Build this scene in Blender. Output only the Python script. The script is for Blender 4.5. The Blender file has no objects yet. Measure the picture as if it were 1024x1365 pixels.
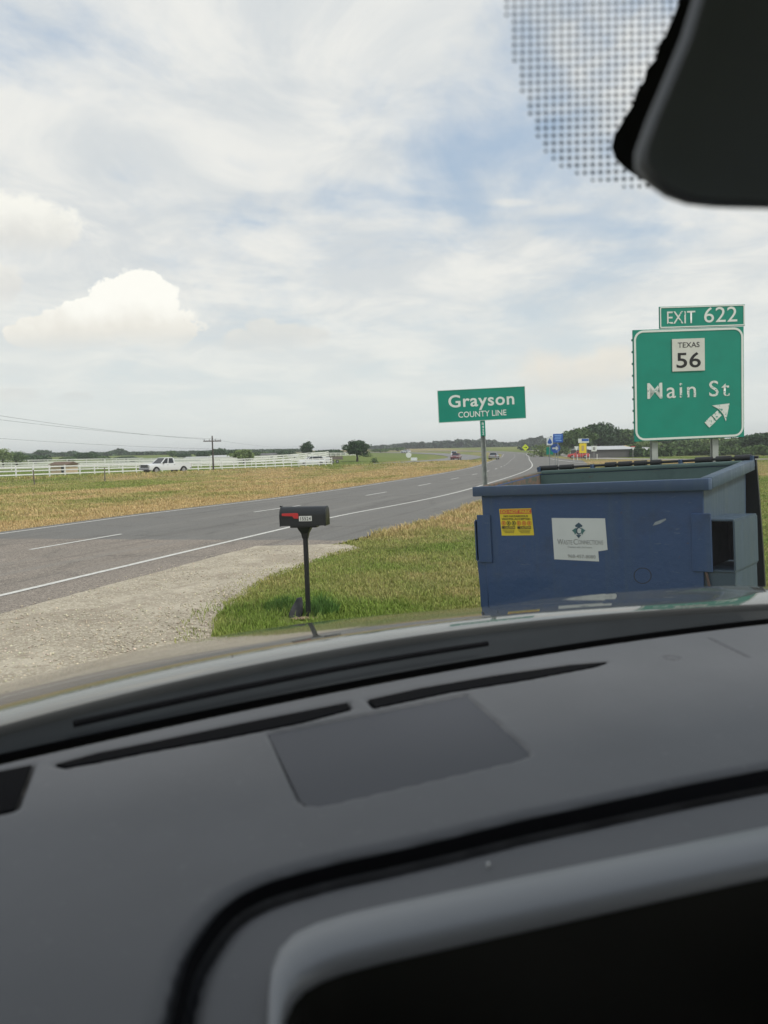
import bpy, bmesh, math, random
import numpy as np
from mathutils import Vector, Matrix

# ------------------------------------------------------------------ camera, light, exposure
S = bpy.context.scene
COL = S.collection
FPX = 986.0                                  # focal length in pixels of a 1024 x 1365 frame
PITCH, ROLL = math.radians(4.49), math.radians(1.2)
CAM = np.array([0.0, 0.0, 1.8])
fw = np.array([0, math.cos(PITCH), -math.sin(PITCH)])
r0 = np.array([1.0, 0, 0]); u0 = np.cross(r0, fw)
rt = math.cos(ROLL) * r0 - math.sin(ROLL) * u0
up = math.sin(ROLL) * r0 + math.cos(ROLL) * u0
cam = bpy.data.cameras.new('camera'); camo = bpy.data.objects.new('camera', cam); COL.objects.link(camo)
camo.matrix_world = Matrix(((rt[0], up[0], -fw[0], CAM[0]), (rt[1], up[1], -fw[1], CAM[1]),
                            (rt[2], up[2], -fw[2], CAM[2]), (0, 0, 0, 1)))
cam.sensor_fit = 'VERTICAL'; cam.sensor_height = 36.0; cam.lens = 36.0 * FPX / 1365.0
cam.clip_start = 0.02; cam.clip_end = 12000
cam.dof.use_dof = True; cam.dof.focus_distance = 11.0; cam.dof.aperture_fstop = 5.4
S.camera = camo

SUN_EL, SUN_AZ = math.radians(52), math.radians(125)      # azimuth clockwise from +Y (view axis)
world = bpy.data.worlds.new('World'); S.world = world; world.use_nodes = True
sun = bpy.data.lights.new('sun', 'SUN'); sun.energy = 2.2; sun.angle = math.radians(14); sun.color = (1, .955, .88)
suno = bpy.data.objects.new('sun', sun); COL.objects.link(suno)
sd = Vector((math.sin(SUN_AZ) * math.cos(SUN_EL), math.cos(SUN_AZ) * math.cos(SUN_EL), math.sin(SUN_EL)))
suno.rotation_euler = sd.to_track_quat('Z', 'Y').to_euler()
S.view_settings.view_transform = 'Standard'; S.view_settings.look = 'None'
S.view_settings.exposure = 0.12; S.view_settings.gamma = 1.0; S.view_settings.use_curve_mapping = False
S.cycles.max_bounces = 6; S.cycles.transparent_max_bounces = 12; S.cycles.use_denoising = True

class NT:
    """tiny node-expression helper"""
    def __init__(s, tree): s.t = tree; s.n = tree.nodes; s.l = tree.links
    def new(s, typ, **k):
        n = s.n.new(typ)
        for a, b in k.items(): setattr(n, a, b)
        return n
    def put(s, sock, v):
        if hasattr(v, 'links') or isinstance(v, bpy.types.NodeSocket): s.l.new(v, sock)
        elif v is not None: sock.default_value = v
    def m(s, op, a, b=None, c=None, clamp=False):
        n = s.new('ShaderNodeMath', operation=op, use_clamp=clamp)
        for i, v in enumerate((a, b, c)):
            if v is not None: s.put(n.inputs[i], v)
        return n.outputs[0]
    def noise(s, vec, scale, detail=5, rough=.55, dist=0, out=0):
        n = s.new('ShaderNodeTexNoise'); s.put(n.inputs['Vector'], vec)
        n.inputs['Scale'].default_value = scale; n.inputs['Detail'].default_value = detail
        n.inputs['Roughness'].default_value = rough; n.inputs['Distortion'].default_value = dist
        return n.outputs[out]
    def ss(s, v, a, b, lo=0.0, hi=1.0):
        n = s.new('ShaderNodeMapRange', interpolation_type='SMOOTHSTEP'); s.put(n.inputs[0], v)
        n.inputs[1].default_value = a; n.inputs[2].default_value = b
        n.inputs[3].default_value = lo; n.inputs[4].default_value = hi
        return n.outputs[0]
    def mix(s, f, a, b, mode='MIX'):
        n = s.new('ShaderNodeMix', data_type='RGBA', blend_type=mode)
        s.put(n.inputs[0], f)
        for i, v in ((6, a), (7, b)):
            if isinstance(v, tuple): v = (*v[:3], 1)
            s.put(n.inputs[i], v)
        return n.outputs[2]
    def comb(s, x, y, z):
        n = s.new('ShaderNodeCombineXYZ')
        for i, v in enumerate((x, y, z)): s.put(n.inputs[i], v)
        return n.outputs[0]

def build_sky():
    k = NT(world.node_tree); k.n.clear()
    tc = k.new('ShaderNodeTexCoord').outputs['Generated']
    sep = k.new('ShaderNodeSeparateXYZ'); k.l.new(tc, sep.inputs[0]); X, Y, Z = sep.outputs
    sky = k.new('ShaderNodeTexSky', sky_type='NISHITA', sun_disc=False)
    sky.sun_elevation = SUN_EL; sky.sun_rotation = SUN_AZ; sky.air_density = 1.3; sky.dust_density = 2.5; sky.ozone_density = 1.5
    zc = k.m('MAXIMUM', Z, 0.0)
    den = k.m('ADD', zc, 0.16)
    pv = k.comb(k.m('DIVIDE', X, den), k.m('DIVIDE', Y, den), 0.0)
    base = k.mix(k.ss(Z, 0.0, .55), (6.6, 7.3, 7.8), (3.4, 4.8, 6.9))             # veil over the sky's own blue
    skyc = k.mix(.86, sky.outputs[0], base)
    n1 = k.noise(pv, 1.15, 7, .56, .35)
    n2 = k.noise(k.comb(k.m('DIVIDE', X, den), k.m('DIVIDE', k.m('MULTIPLY', Y, .6), den), 3.7), 3.2, 6, .6, .5)
    cover = k.m('ADD', k.m('MULTIPLY', n1, .72), k.m('MULTIPLY', n2, .28))
    def bump_at(px, py, sx, sy):
        d0 = rt * (px - 512) / FPX + up * (682.5 - py) / FPX + fw; yy = k.m('MAXIMUM', Y, .05)
        a = k.m('POWER', k.m('DIVIDE', k.m('SUBTRACT', k.m('DIVIDE', X, yy), d0[0] / d0[1]), sx / FPX), 2.0); b = k.m('POWER', k.m('DIVIDE', k.m('SUBTRACT', k.m('DIVIDE', Z, yy), d0[2] / d0[1]), sy / FPX), 2.0)
        return k.m('MULTIPLY', k.m('EXPONENT', k.m('MULTIPLY', k.m('ADD', a, b), -1.0)), k.ss(Y, .1, .3))
    cover = k.m('ADD', cover, k.m('SUBTRACT', k.m('MULTIPLY', bump_at(150, 120, 330, 190), .07), k.m('MULTIPLY', bump_at(670, 200, 110, 95), .05)))
    msk = k.ss(cover, .37, .55)
    shade = k.noise(pv, 2.3, 6, .62, .6)
    cc = k.mix(k.ss(shade, .34, .66), (6.9, 7.15, 7.35), (8.9, 8.75, 8.4))
    c = k.mix(k.m('MULTIPLY', msk, .93), skyc, cc)
    # haze veil near the horizon
    c = k.mix(k.ss(Z, 0.0, .26, .9, 0.0), c, (8.1, 8.45, 8.25))
    # cumulus banks low in front, shaped in direction space
    yy = k.m('MAXIMUM', Y, .05); ax = k.m('DIVIDE', X, yy); az = k.m('DIVIDE', Z, yy)
    dv = k.comb(ax, az, 0.0)
    w1 = k.noise(dv, 11.0, 7, .62); w2 = k.noise(dv, 30.0, 7, .7)
    wob = k.m('ADD', k.m('MULTIPLY', k.m('SUBTRACT', w1, .5), 1.5), k.m('MULTIPLY', k.m('SUBTRACT', w2, .5), .8))
    front = k.ss(Y, .1, .3)
    def bank(c, blobs, bot, col_top, col_bot, amt, soft=.25):
        best = None
        for (px, py, sx, sy) in blobs:
            d0 = rt * (px - 512) / FPX + up * (682.5 - py) / FPX + fw
            cx, cz = d0[0] / d0[1], d0[2] / d0[1]
            sx, sy = sx / FPX, sy / FPX
            a = k.m('POWER', k.m('DIVIDE', k.m('SUBTRACT', ax, cx), sx), 2.0)
            b = k.m('POWER', k.m('DIVIDE', k.m('SUBTRACT', az, cz), sy), 2.0)
            v = k.m('SUBTRACT', 1.0, k.m('SQRT', k.m('ADD', a, b)))
            best = v if best is None else k.m('MAXIMUM', best, v)
        f = k.ss(k.m('ADD', best, k.m('MULTIPLY', wob, .8)), -.02, soft)
        d0 = rt * (blobs[0][0] - 512) / FPX + up * (682.5 - bot) / FPX + fw; zb = d0[2] / d0[1]
        fb = k.ss(k.m('ADD', az, k.m('MULTIPLY', wob, .012)), zb - .012, zb + .03)
        f = k.m('MULTIPLY', k.m('MULTIPLY', f, fb), front)
        sh = k.ss(k.m('ADD', az, k.m('MULTIPLY', wob, .05)), zb + .01, zb + .065)
        return k.mix(k.m('MULTIPLY', f, amt), c, k.mix(sh, col_bot, col_top))
    c = bank(c, [(142, 432, 116, 36), (180, 407, 60, 50), (82, 440, 74, 26), (215, 440, 46, 25)], 463, (10.3, 10.1, 9.5), (8.4, 8.1, 7.5), 1.0, .09)
    c = bank(c, [(30, 302, 70, 42), (-40, 300, 90, 54)], 338, (9.7, 9.5, 8.9), (7.7, 7.6, 7.3), .9, .22)
    c = bank(c, [(-5, 380, 40, 34)], 408, (9.0, 8.8, 8.3), (7.5, 7.4, 7.2), .8)
    c = bank(c, [(375, 452, 75, 22), (350, 440, 26, 20)], 468, (8.8, 8.6, 8.0), (7.3, 7.3, 7.1), .75)
    c = bank(c, [(20, 528, 36, 16), (100, 530, 26, 9)], 538, (8.0, 7.8, 7.4), (6.8, 6.9, 6.8), .6, .5)
    c = bank(c, [(760, 500, 110, 42), (820, 490, 60, 40)], 540, (8.8, 8.1, 7.1), (7.2, 7.2, 7.0), .65, .7)
    c = bank(c, [(600, 296, 32, 10), (740, 280, 60, 12), (690, 270, 50, 8)], 306, (8.8, 8.6, 8.2), (7.6, 7.7, 7.7), .7, .8)
    # below the horizon the dome carries on as dull ground colour
    c = k.mix(k.ss(Z, -.04, -.005), (1.3, 1.35, 1.0), c)
    bg = k.new('ShaderNodeBackground'); k.l.new(c, bg.inputs[0]); bg.inputs[1].default_value = .1
    o = k.new('ShaderNodeOutputWorld'); k.l.new(bg.outputs[0], o.inputs[0])
build_sky()

# ------------------------------------------------------------------ helpers
rng = np.random.default_rng(7); random.seed(7)
def ray(px, py):
    d = fw * FPX + rt * (px - 512) + up * (682.5 - py)
    return d / np.linalg.norm(d)
def flat(px, py, z=0.0):
    d = ray(px, py); return CAM + d * ((z - CAM[2]) / d[2])
def at_depth(px, py, d):
    r = ray(px, py); return CAM + r * (d / r[1])

def link(o, parent=None):
    COL.objects.link(o)
    if parent: o.parent = parent
    return o
def tag(o, label=None, cat=None, group=None, kind=None):
    for a, b in (('label', label), ('category', cat), ('group', group), ('kind', kind)):
        if b: o[a] = b
    return o
def empty(name, loc=(0, 0, 0), rz=0.0, **t):
    o = bpy.data.objects.new(name, None); o.location = loc; o.rotation_euler = (0, 0, rz); o.empty_display_size = .2
    COL.objects.link(o); return tag(o, **t)
def mesh_np(name, V, Fq, m, parent=None, smooth=False, col=None, **t):
    """V (n,3), Fq (m,k) all faces with k corners"""
    V = np.ascontiguousarray(V, dtype=np.float32); Fq = np.ascontiguousarray(Fq, dtype=np.int32)
    me = bpy.data.meshes.new(name); me.vertices.add(len(V)); me.vertices.foreach_set('co', V.ravel())
    nf, kk = Fq.shape; me.loops.add(nf * kk); me.loops.foreach_set('vertex_index', Fq.ravel())
    me.polygons.add(nf); me.polygons.foreach_set('loop_start', np.arange(0, nf * kk, kk, dtype=np.int32))
    me.polygons.foreach_set('loop_total', np.full(nf, kk, dtype=np.int32))
    me.update(calc_edges=True); me.validate()
    if smooth: me.shade_smooth()
    if col is not None:
        a = me.attributes.new('tone', 'FLOAT_COLOR', 'POINT')
        a.data.foreach_set('color', np.ascontiguousarray(col, dtype=np.float32).ravel())
    if m: me.materials.append(m)
    o = bpy.data.objects.new(name, me); link(o, parent); return tag(o, **t)

class MB:
    """collects simple solids into one mesh"""
    def __init__(s): s.b = bmesh.new()
    def box(s, c, d, rot=None, bevel=0.0, seg=1):
        m = Matrix.Translation(c) @ (rot.to_4x4() if rot is not None else Matrix.Identity(4)) @ Matrix.Diagonal((*d, 1))
        r = bmesh.ops.create_cube(s.b, size=1, matrix=m)
        if bevel:
            es = list({e for v in r['verts'] for e in v.link_edges})
            bmesh.ops.bevel(s.b, geom=es, offset=bevel, segments=seg, affect='EDGES', profile=.5)
        return s
    def tube(s, p, q, r1, r2=None, n=10, cap=True):
        p, q = Vector(p), Vector(q); d = q - p
        m = Matrix.Translation((p + q) / 2) @ d.to_track_quat('Z', 'Y').to_matrix().to_4x4()
        bmesh.ops.create_cone(s.b, cap_ends=cap, segments=n, radius1=r1, radius2=r1 if r2 is None else r2, depth=d.length, matrix=m)
        return s
    def poly(s, pts):
        return s.b.faces.new([s.b.verts.new(p) for p in pts])
    def prism(s, pts, vec, bevel=0.0, seg=2):
        """pts: planar outline, vec: extrusion"""
        vec = Vector(vec); n = len(pts)
        a = [s.b.verts.new(p) for p in pts]; b = [s.b.verts.new(Vector(p) + vec) for p in pts]
        s.b.faces.new(a); s.b.faces.new(b[::-1])
        for i in range(n): s.b.faces.new((a[i], b[i], b[(i + 1) % n], a[(i + 1) % n]))
        if bevel:
            es = [e for e in {e for v in a + b for e in v.link_edges} if (e.verts[0] in a) == (e.verts[1] in a)]
            bmesh.ops.bevel(s.b, geom=es, offset=bevel, segments=seg, affect='EDGES', profile=.5)
        return s
    def loft(s, rows, closed=False, cap=False):
        vs = [[s.b.verts.new(p) for p in r] for r in rows]
        for i in range(len(vs) - 1):
            n = len(vs[i])
            for j in range(n if closed else n - 1):
                s.b.faces.new((vs[i][j], vs[i][(j + 1) % n], vs[i + 1][(j + 1) % n], vs[i + 1][j]))
        if cap: s.b.faces.new(vs[0][::-1]); s.b.faces.new(vs[-1])
        return s
    def build(s, name, mat, parent=None, smooth=None, **t):
        bmesh.ops.recalc_face_normals(s.b, faces=s.b.faces[:])
        me = bpy.data.meshes.new(name); s.b.to_mesh(me); s.b.free()
        if smooth is not None:
            me.shade_smooth()
            try: me.set_sharp_from_angle(angle=math.radians(smooth))
            except Exception: pass
        me.materials.append(mat)
        o = bpy.data.objects.new(name, me); link(o, parent); return tag(o, **t)

def text(name, s, mat, parent, x0, x1, z0, z1, y, bold=0.0, cap_only=True, space=1.0, ext=.002, rot=None, **t):
    """flat lettering fitted into a rectangle of the parent's XZ plane, facing -Y"""
    cu = bpy.data.curves.new(name, 'FONT'); cu.body = s; cu.offset = bold; cu.space_character = space; cu.extrude = 0
    cu.resolution_u = 4
    ob = bpy.data.objects.new(name, cu); COL.objects.link(ob)
    me = bpy.data.meshes.new_from_object(ob.evaluated_get(bpy.context.evaluated_depsgraph_get()))
    COL.objects.unlink(ob); bpy.data.objects.remove(ob); bpy.data.curves.remove(cu)
    V = np.empty(len(me.vertices) * 3, dtype=np.float32); me.vertices.foreach_get('co', V); V = V.reshape(-1, 3)
    a, b = V[:, 0].min(), V[:, 0].max(); c, d = V[:, 1].min(), V[:, 1].max()
    if not cap_only: c = 0.0                     # the baseline, where the word has a descender
    W = np.zeros_like(V)
    W[:, 0] = x0 + (V[:, 0] - a) / (b - a) * (x1 - x0); W[:, 2] = z0 + (V[:, 1] - c) / (d - c) * (z1 - z0); W[:, 1] = y
    me.vertices.foreach_set('co', W.ravel()); me.name = name
    me.materials.clear(); me.materials.append(mat); me.update()
    o = bpy.data.objects.new(name, me); link(o, parent); return tag(o, **t)

def copy_tree(o, parent=None):
    c = o.copy(); COL.objects.link(c)
    if parent: c.parent = parent
    for ch in [x for x in bpy.data.objects if x.parent == o]: copy_tree(ch, c)
    return c

# ------------------------------------------------------------------ materials
def mat(name, color, rough=.6, metal=0.0, var=.0, vscale=3.0, bump=0.0, bscale=60.0, coat=0.0, spec=.5, col2=None, attr=False, coords='Object', thr=(.35, .65), detail=5, bdist=.01, extra=None):
    m = bpy.data.materials.new(name); m.use_nodes = True; k = NT(m.node_tree)
    p = k.n['Principled BSDF']; tc = k.new('ShaderNodeTexCoord').outputs[coords]
    if coords == 'World':
        pass
    c = (*color, 1)
    if attr:
        a = k.new('ShaderNodeAttribute', attribute_name='tone'); c = a.outputs['Color']
        if var: c = k.mix(k.ss(k.noise(tc, vscale, detail), *thr), k.mix(var, c, (0.0, 0.0, 0.0)), c)
    elif var or col2:
        dark = col2 if col2 else tuple(x * (1 - var) for x in color)
        c = k.mix(k.ss(k.noise(tc, vscale, detail), *thr), dark, tuple(color))
    if extra: c = extra(k, tc, c, p)
    k.put(p.inputs['Base Color'], c)
    p.inputs['Roughness'].default_value = rough; p.inputs['Metallic'].default_value = metal
    p.inputs['Coat Weight'].default_value = coat; p.inputs['Coat Roughness'].default_value = .04
    p.inputs['Specular IOR Level'].default_value = spec
    if bump:
        b = k.new('ShaderNodeBump'); b.inputs['Strength'].default_value = bump; b.inputs['Distance'].default_value = bdist
        k.l.new(k.noise(tc, bscale, 6, .65), b.inputs['Height']); k.l.new(b.outputs[0], p.inputs['Normal'])
    return m

def ex_ground(k, tc, c, p):
    n = k.noise(tc, 9.0, 6, .7); n2 = k.noise(tc, .6, 4, .6)
    c = k.mix(k.ss(n, .3, .7, .55, 0.0), c, (.05, .045, .025))
    return k.mix(k.ss(n2, .35, .7, 0.0, .25), c, (.26, .2, .11))
def ex_road(k, tc, c, p):
    sep = k.new('ShaderNodeSeparateXYZ'); k.l.new(tc, sep.inputs[0])
    ysh = k.m('ADD', sep.outputs[1], k.m('MULTIPLY', sep.outputs[0], .22))
    edge = k.ss(k.m('ADD', ysh, k.m('MULTIPLY', k.noise(tc, 1.2, 3), .5)), 15.45, 15.6)
    n = k.noise(tc, 60.0, 3, .8); nl = k.noise(tc, .5, 5, .65); nm = k.noise(tc, 16.0, 5, .7)
    old = k.mix(k.ss(n, .36, .64), (.10, .082, .068), (.39, .335, .28))
    new = k.mix(k.ss(n, .3, .7), (.125, .122, .115), (.20, .195, .182))
    c = k.mix(edge, old, new)
    n3 = k.noise(tc, 20.0, 3, .9); n4 = k.noise(tc, 34.0, 2, .9)
    c = k.mix(k.m('MULTIPLY', k.ss(n3, .5, .72), k.m('SUBTRACT', 1.0, k.m('MULTIPLY', edge, .7))), c, (.46, .41, .35))
    c = k.mix(k.m('MULTIPLY', k.ss(n4, .54, .72), k.m('SUBTRACT', 1.0, k.m('MULTIPLY', edge, .5))), c, (.055, .05, .045))
    c = k.mix(k.ss(nl, .35, .7, 0.0, .32), c, (.17, .155, .135))
    cr = k.new('ShaderNodeTexVoronoi', feature='DISTANCE_TO_EDGE'); cr.inputs['Scale'].default_value = .42
    k.l.new(k.comb(k.m('ADD', sep.outputs[0], k.m('MULTIPLY', nm, 1.1)), k.m('ADD', sep.outputs[1], k.m('MULTIPLY', n3, .7)), 0.0), cr.inputs['Vector'])
    c = k.mix(k.m('MULTIPLY', k.ss(cr.outputs['Distance'], .004, .012, .7, 0.0), k.ss(nl, .4, .6)), c, (.03, .03, .03))
    c = k.mix(k.ss(nm, .52, .72, 0.0, .35), c, (.10, .095, .09))
    cross = k.m('SUBTRACT', k.m('MULTIPLY', sep.outputs[0], .94), k.m('MULTIPLY', sep.outputs[1], .34)); along = k.m('ADD', k.m('MULTIPLY', sep.outputs[0], .34), k.m('MULTIPLY', sep.outputs[1], .94))
    v = k.noise(k.comb(k.m('MULTIPLY', cross, 1.5), k.m('MULTIPLY', along, .06), 0.0), 1.0, 4, .6)
    c = k.mix(k.ss(v, .52, .68, 0.0, .38), c, (.235, .225, .205))
    v2 = k.noise(k.comb(k.m('MULTIPLY', cross, 2.2), k.m('MULTIPLY', along, .1), 4.0), 1.0, 5, .7)
    return k.mix(k.ss(v2, .52, .68, 0.0, .4), c, (.075, .07, .064))
def ex_gravel(k, tc, c, p):
    v = k.new('ShaderNodeTexVoronoi'); v.inputs['Scale'].default_value = 34.0; k.l.new(tc, v.inputs['Vector'])
    s = k.new('ShaderNodeSeparateColor'); k.l.new(v.outputs['Color'], s.inputs[0])
    c = k.mix(s.outputs[0], (.38, .335, .26), (.68, .61, .49))
    c = k.mix(k.ss(v.outputs['Distance'], .2, .6, 0, .55), c, (.27, .23, .17))
    c = k.mix(k.ss(k.noise(tc, 1.3, 5, .7), .45, .66, 0.0, .75), c, (.60, .54, .43))
    c = k.mix(k.ss(k.noise(tc, .75, 6, .75, .8), .5, .62, 0.0, .55), c, (.33, .28, .22))
    return k.mix(k.ss(k.noise(tc, 2.6, 5, .7), .52, .7, 0.0, .8), c, (.30, .25, .19))
def ex_dumpster(k, tc, c, p):
    sep = k.new('ShaderNodeSeparateXYZ'); k.l.new(tc, sep.inputs[0])
    streak = k.noise(k.comb(k.m('MULTIPLY', sep.outputs[0], 9.0), k.m('MULTIPLY', sep.outputs[1], 9.0), k.m('MULTIPLY', sep.outputs[2], .7)), 1.0, 5, .65)
    c = k.mix(k.ss(streak, .48, .74, 0.0, .35), c, (.085, .12, .155))
    c = k.mix(k.ss(k.noise(tc, 2.2, 6, .7), .5, .75, 0.0, .5), c, (.028, .045, .085))
    sc = k.noise(k.comb(k.m('MULTIPLY', sep.outputs[0], 3.0), k.m('MULTIPLY', sep.outputs[1], 3.0), k.m('MULTIPLY', sep.outputs[2], 22.0)), 1.6, 4, .8)
    c = k.mix(k.ss(sc, .63, .69, 0.0, .4), c, (.16, .19, .23))
    k.put(p.inputs['Roughness'], k.ss(streak, .3, .7, .38, .62))
    return k.mix(k.ss(k.noise(tc, 14.0, 6, .75), .655, .70, 0.0, .8), c, (.10, .06, .045))
def ex_inside(k, tc, c, p):
    c = k.mix(k.ss(k.noise(tc, 3.0, 6, .7), .45, .7, 0.0, .6), c, (.05, .09, .085))
    return k.mix(k.ss(k.noise(tc, 9.0, 6, .75), .6, .7, 0.0, .8), c, (.12, .075, .05))
def ex_worn_white(k, tc, c, p):
    return k.mix(k.ss(k.noise(tc, 13.0, 3, .7), .58, .61), (.70, .73, .70), (.03, .27, .20))
def ex_dash(k, tc, c, p):
    c = k.mix(k.ss(k.noise(tc, 4.0, 4, .6), .3, .7), c, (.106, .108, .115))
    return k.mix(k.ss(k.noise(tc, 120.0, 2, .6), .66, .72, 0, .12), c, (.3, .3, .3))

M = {}
M['ground'] = mat('ground_turf', (1, 1, 1), .95, attr=True, bump=.6, bscale=14, bdist=.04, extra=ex_ground, spec=.1)
M['blade'] = mat('grass_blade', (1, 1, 1), .8, attr=True, spec=.15)
M['road'] = mat('asphalt', (.13, .13, .13), .85, bump=.5, bscale=70, bdist=.006, extra=ex_road, spec=.25)
M['oldroad'] = mat('far_asphalt', (.24, .235, .225), .9, var=.2, vscale=.6, spec=.2)
M['pale'] = mat('pale_pavement', (.34, .32, .28), .9, var=.15, vscale=.4, spec=.2)
M['line'] = mat('road_paint', (.62, .61, .57), .7, var=.35, vscale=14, thr=(.3, .5), spec=.3)
M['gravel'] = mat('gravel', (.4, .36, .3), .95, bump=1, bscale=45, bdist=.02, extra=ex_gravel, spec=.15)
M['stone'] = mat('limestone_chips', (.48, .43, .35), .9, attr=True, spec=.2)
M['green'] = mat('sign_green', (.0, .26, .185), .4, var=.1, vscale=1.5)
M['greend'] = mat('sign_green_dark', (.0, .12, .085), .5)
M['white'] = mat('sign_white', (.74, .78, .75), .45, var=.05)
M['shield'] = mat('route_shield', (.66, .66, .61), .5, var=.06)
M['worn'] = mat('peeling_reflective_white', (.7, .72, .66), .5, extra=ex_worn_white)
M['black'] = mat('black_print', (.012, .012, .012), .5)
M['galv'] = mat('galvanised_steel', (.36, .38, .375), .5, .35, var=.25, vscale=12)
M['galv_pale'] = mat('galvanised_post', (.42, .44, .43), .55, .25, var=.12, vscale=4)
M['blue'] = mat('dumpster_paint', (.028, .070, .180), .42, bump=.35, bscale=2.6, bdist=.035, extra=ex_dumpster)
M['rail'] = mat('dumpster_rail_paint', (.038, .072, .140), .42, extra=ex_dumpster)
M['blue_grey'] = mat('sunlit_side_blue', (.048, .080, .115), .5, extra=ex_dumpster, bump=.1, bscale=6)  # greyer, lighter blue: sun on the right side painted into the colour
M['inside'] = mat('green_inner_paint', (.10, .165, .15), .6, extra=ex_inside)
M['rusty'] = mat('rusty_scraped_steel', (.17, .115, .085), .8, var=.5, vscale=14, bump=.4, bscale=40, col2=(.09, .10, .08), thr=(.42, .58))
M['lid'] = mat('black_plastic_lid', (.016, .017, .018), .5, bump=.1, bscale=20)
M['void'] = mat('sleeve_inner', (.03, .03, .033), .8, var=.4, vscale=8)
M['yellow'] = mat('sticker_yellow', (.80, .62, .03), .5, var=.06)
M['orange'] = mat('sticker_orange', (.62, .10, .035), .5)
M['paper'] = mat('sticker_white', (.66, .69, .70), .45, var=.05)
M['ink'] = mat('faded_ink', (.30, .31, .31), .6)
M['inkdark'] = mat('dark_ink', (.05, .045, .02), .6)
M['navy'] = mat('logo_navy', (.035, .08, .12), .5)
M['teal'] = mat('logo_teal', (.06, .17, .17), .5)
M['mail'] = mat('mailbox_black', (.013, .015, .017), .38, bump=.05, bscale=30)
M['red'] = mat('flag_red', (.50, .028, .03), .45)
M['plate'] = mat('number_plate', (.72, .72, .70), .5)
M['slate'] = mat('dark_flagstone', (.075, .075, .08), .8, var=.4, vscale=8, bump=.4, bscale=20)
M['hood'] = mat('hood_paint', (.034, .036, .032), .42, .0, coat=.9, spec=.1)
M['dash'] = mat('dash_plastic', (.090, .092, .098), .55, bump=.25, bscale=900, bdist=.0006, extra=ex_dash)
M['dash2'] = mat('panel_plastic', (.050, .052, .062), .6, bump=.3, bscale=1200, bdist=.0006)
M['pad'] = mat('soft_pad', (.115, .112, .104), .6, bump=.25, bscale=900, bdist=.0006)
M['liner_cloth'] = mat('headliner_cloth', (.30, .29, .28), .9)
M['bezel'] = mat('bezel_silver', (.22, .228, .24), .42, .1)
M['rubber_shade'] = mat('rubber_and_gap_shade', (.004, .004, .005), .9, spec=.08)  # wiper rubber, and the black painted for shade in groove and vents
M['screen'] = mat('dark_screen', (.026, .026, .023), .25, spec=.5)
M['cowl'] = mat('cowl_plastic', (.014, .017, .019), .55, var=.3, vscale=6, spec=.25)
M['frit'] = mat('black_frit', (.004, .004, .005), .5, spec=.2)
M['house'] = mat('mirror_shell', (.055, .062, .070), .55)
M['house2'] = mat('mirror_shell_inner', (.12, .14, .155), .6, spec=.4)
M['carwhite'] = mat('white_car_paint', (.68, .70, .72), .3, coat=.6)
M['carred'] = mat('dark_red_car_paint', (.16, .03, .035), .3, coat=.6)
M['carblack'] = mat('dark_car_paint', (.03, .032, .036), .3, coat=.6)
M['cargrey'] = mat('silver_car_paint', (.32, .33, .34), .3, .3, coat=.6)
M['glass'] = mat('car_window', (.02, .025, .03), .12)
M['tyre'] = mat('tyre', (.015, .015, .015), .8)
M['rim'] = mat('wheel_rim', (.35, .35, .36), .4, .5)
M['lamp'] = mat('lamp_lens', (.5, .5, .48), .2)
M['tail'] = mat('tail_lens', (.3, .01, .01), .3)
M['fence'] = mat('white_fence_paint', (.80, .80, .77), .55, var=.08)
M['wood'] = mat('weathered_wood', (.21, .18, .145), .85, var=.4, vscale=4)
M['pole'] = mat('pole_wood', (.085, .07, .058), .9, var=.3, vscale=2)
M['wire'] = mat('wire', (.07, .07, .07), .6)
M['bark'] = mat('bark', (.07, .055, .042), .95, var=.4, vscale=6)
M['wall_tan'] = mat('tan_wall', (.60, .46, .30), .8, var=.15, vscale=1)
M['wall_white'] = mat('white_wall', (.70, .70, .66), .7, var=.1, vscale=.5)
M['wall_grey'] = mat('grey_metal_wall', (.11, .107, .107), .7, var=.15, vscale=.4)
M['roof_white'] = mat('white_roof', (.48, .49, .49), .5, var=.08, vscale=.4)
M['roof_brown'] = mat('brown_roof', (.14, .09, .06), .8)
M['gable'] = mat('yellow_gable', (.48, .36, .14), .8)
M['signyel'] = mat('sign_yellow', (.78, .60, .01), .45)
M['signlime'] = mat('sign_lime', (.62, .74, .02), .45)
M['signblue'] = mat('sign_blue', (.015, .10, .42), .45)
M['signlblue'] = mat('sign_pale_blue', (.22, .42, .78), .45)
M['redpaint'] = mat('red_paint', (.50, .05, .045), .5)
def foliage(name, a, b, s=1.2):
    def ex(k, tc, c, p):
        oi = k.new('ShaderNodeObjectInfo')
        c = k.mix(k.ss(k.noise(tc, s, 4, .6), .35, .65), a, b)
        c = k.mix(k.ss(k.noise(tc, s * 7, 2, .6), .45, .75, 0, .5), c, tuple(min(1, x * 1.7) for x in b))
        return c
    return mat(name, a, .8, extra=ex, spec=.15)
M['leaf_dark'] = foliage('dark_leaves', (.032, .066, .03), (.06, .105, .045))
M['leaf_mid'] = foliage('mid_leaves', (.065, .11, .038), (.11, .17, .06))
M['leaf_light'] = foliage('light_leaves', (.12, .17, .06), (.20, .26, .10))
M['leaf_far'] = foliage('far_leaves', (.05, .075, .055), (.08, .11, .075), .25)

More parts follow.
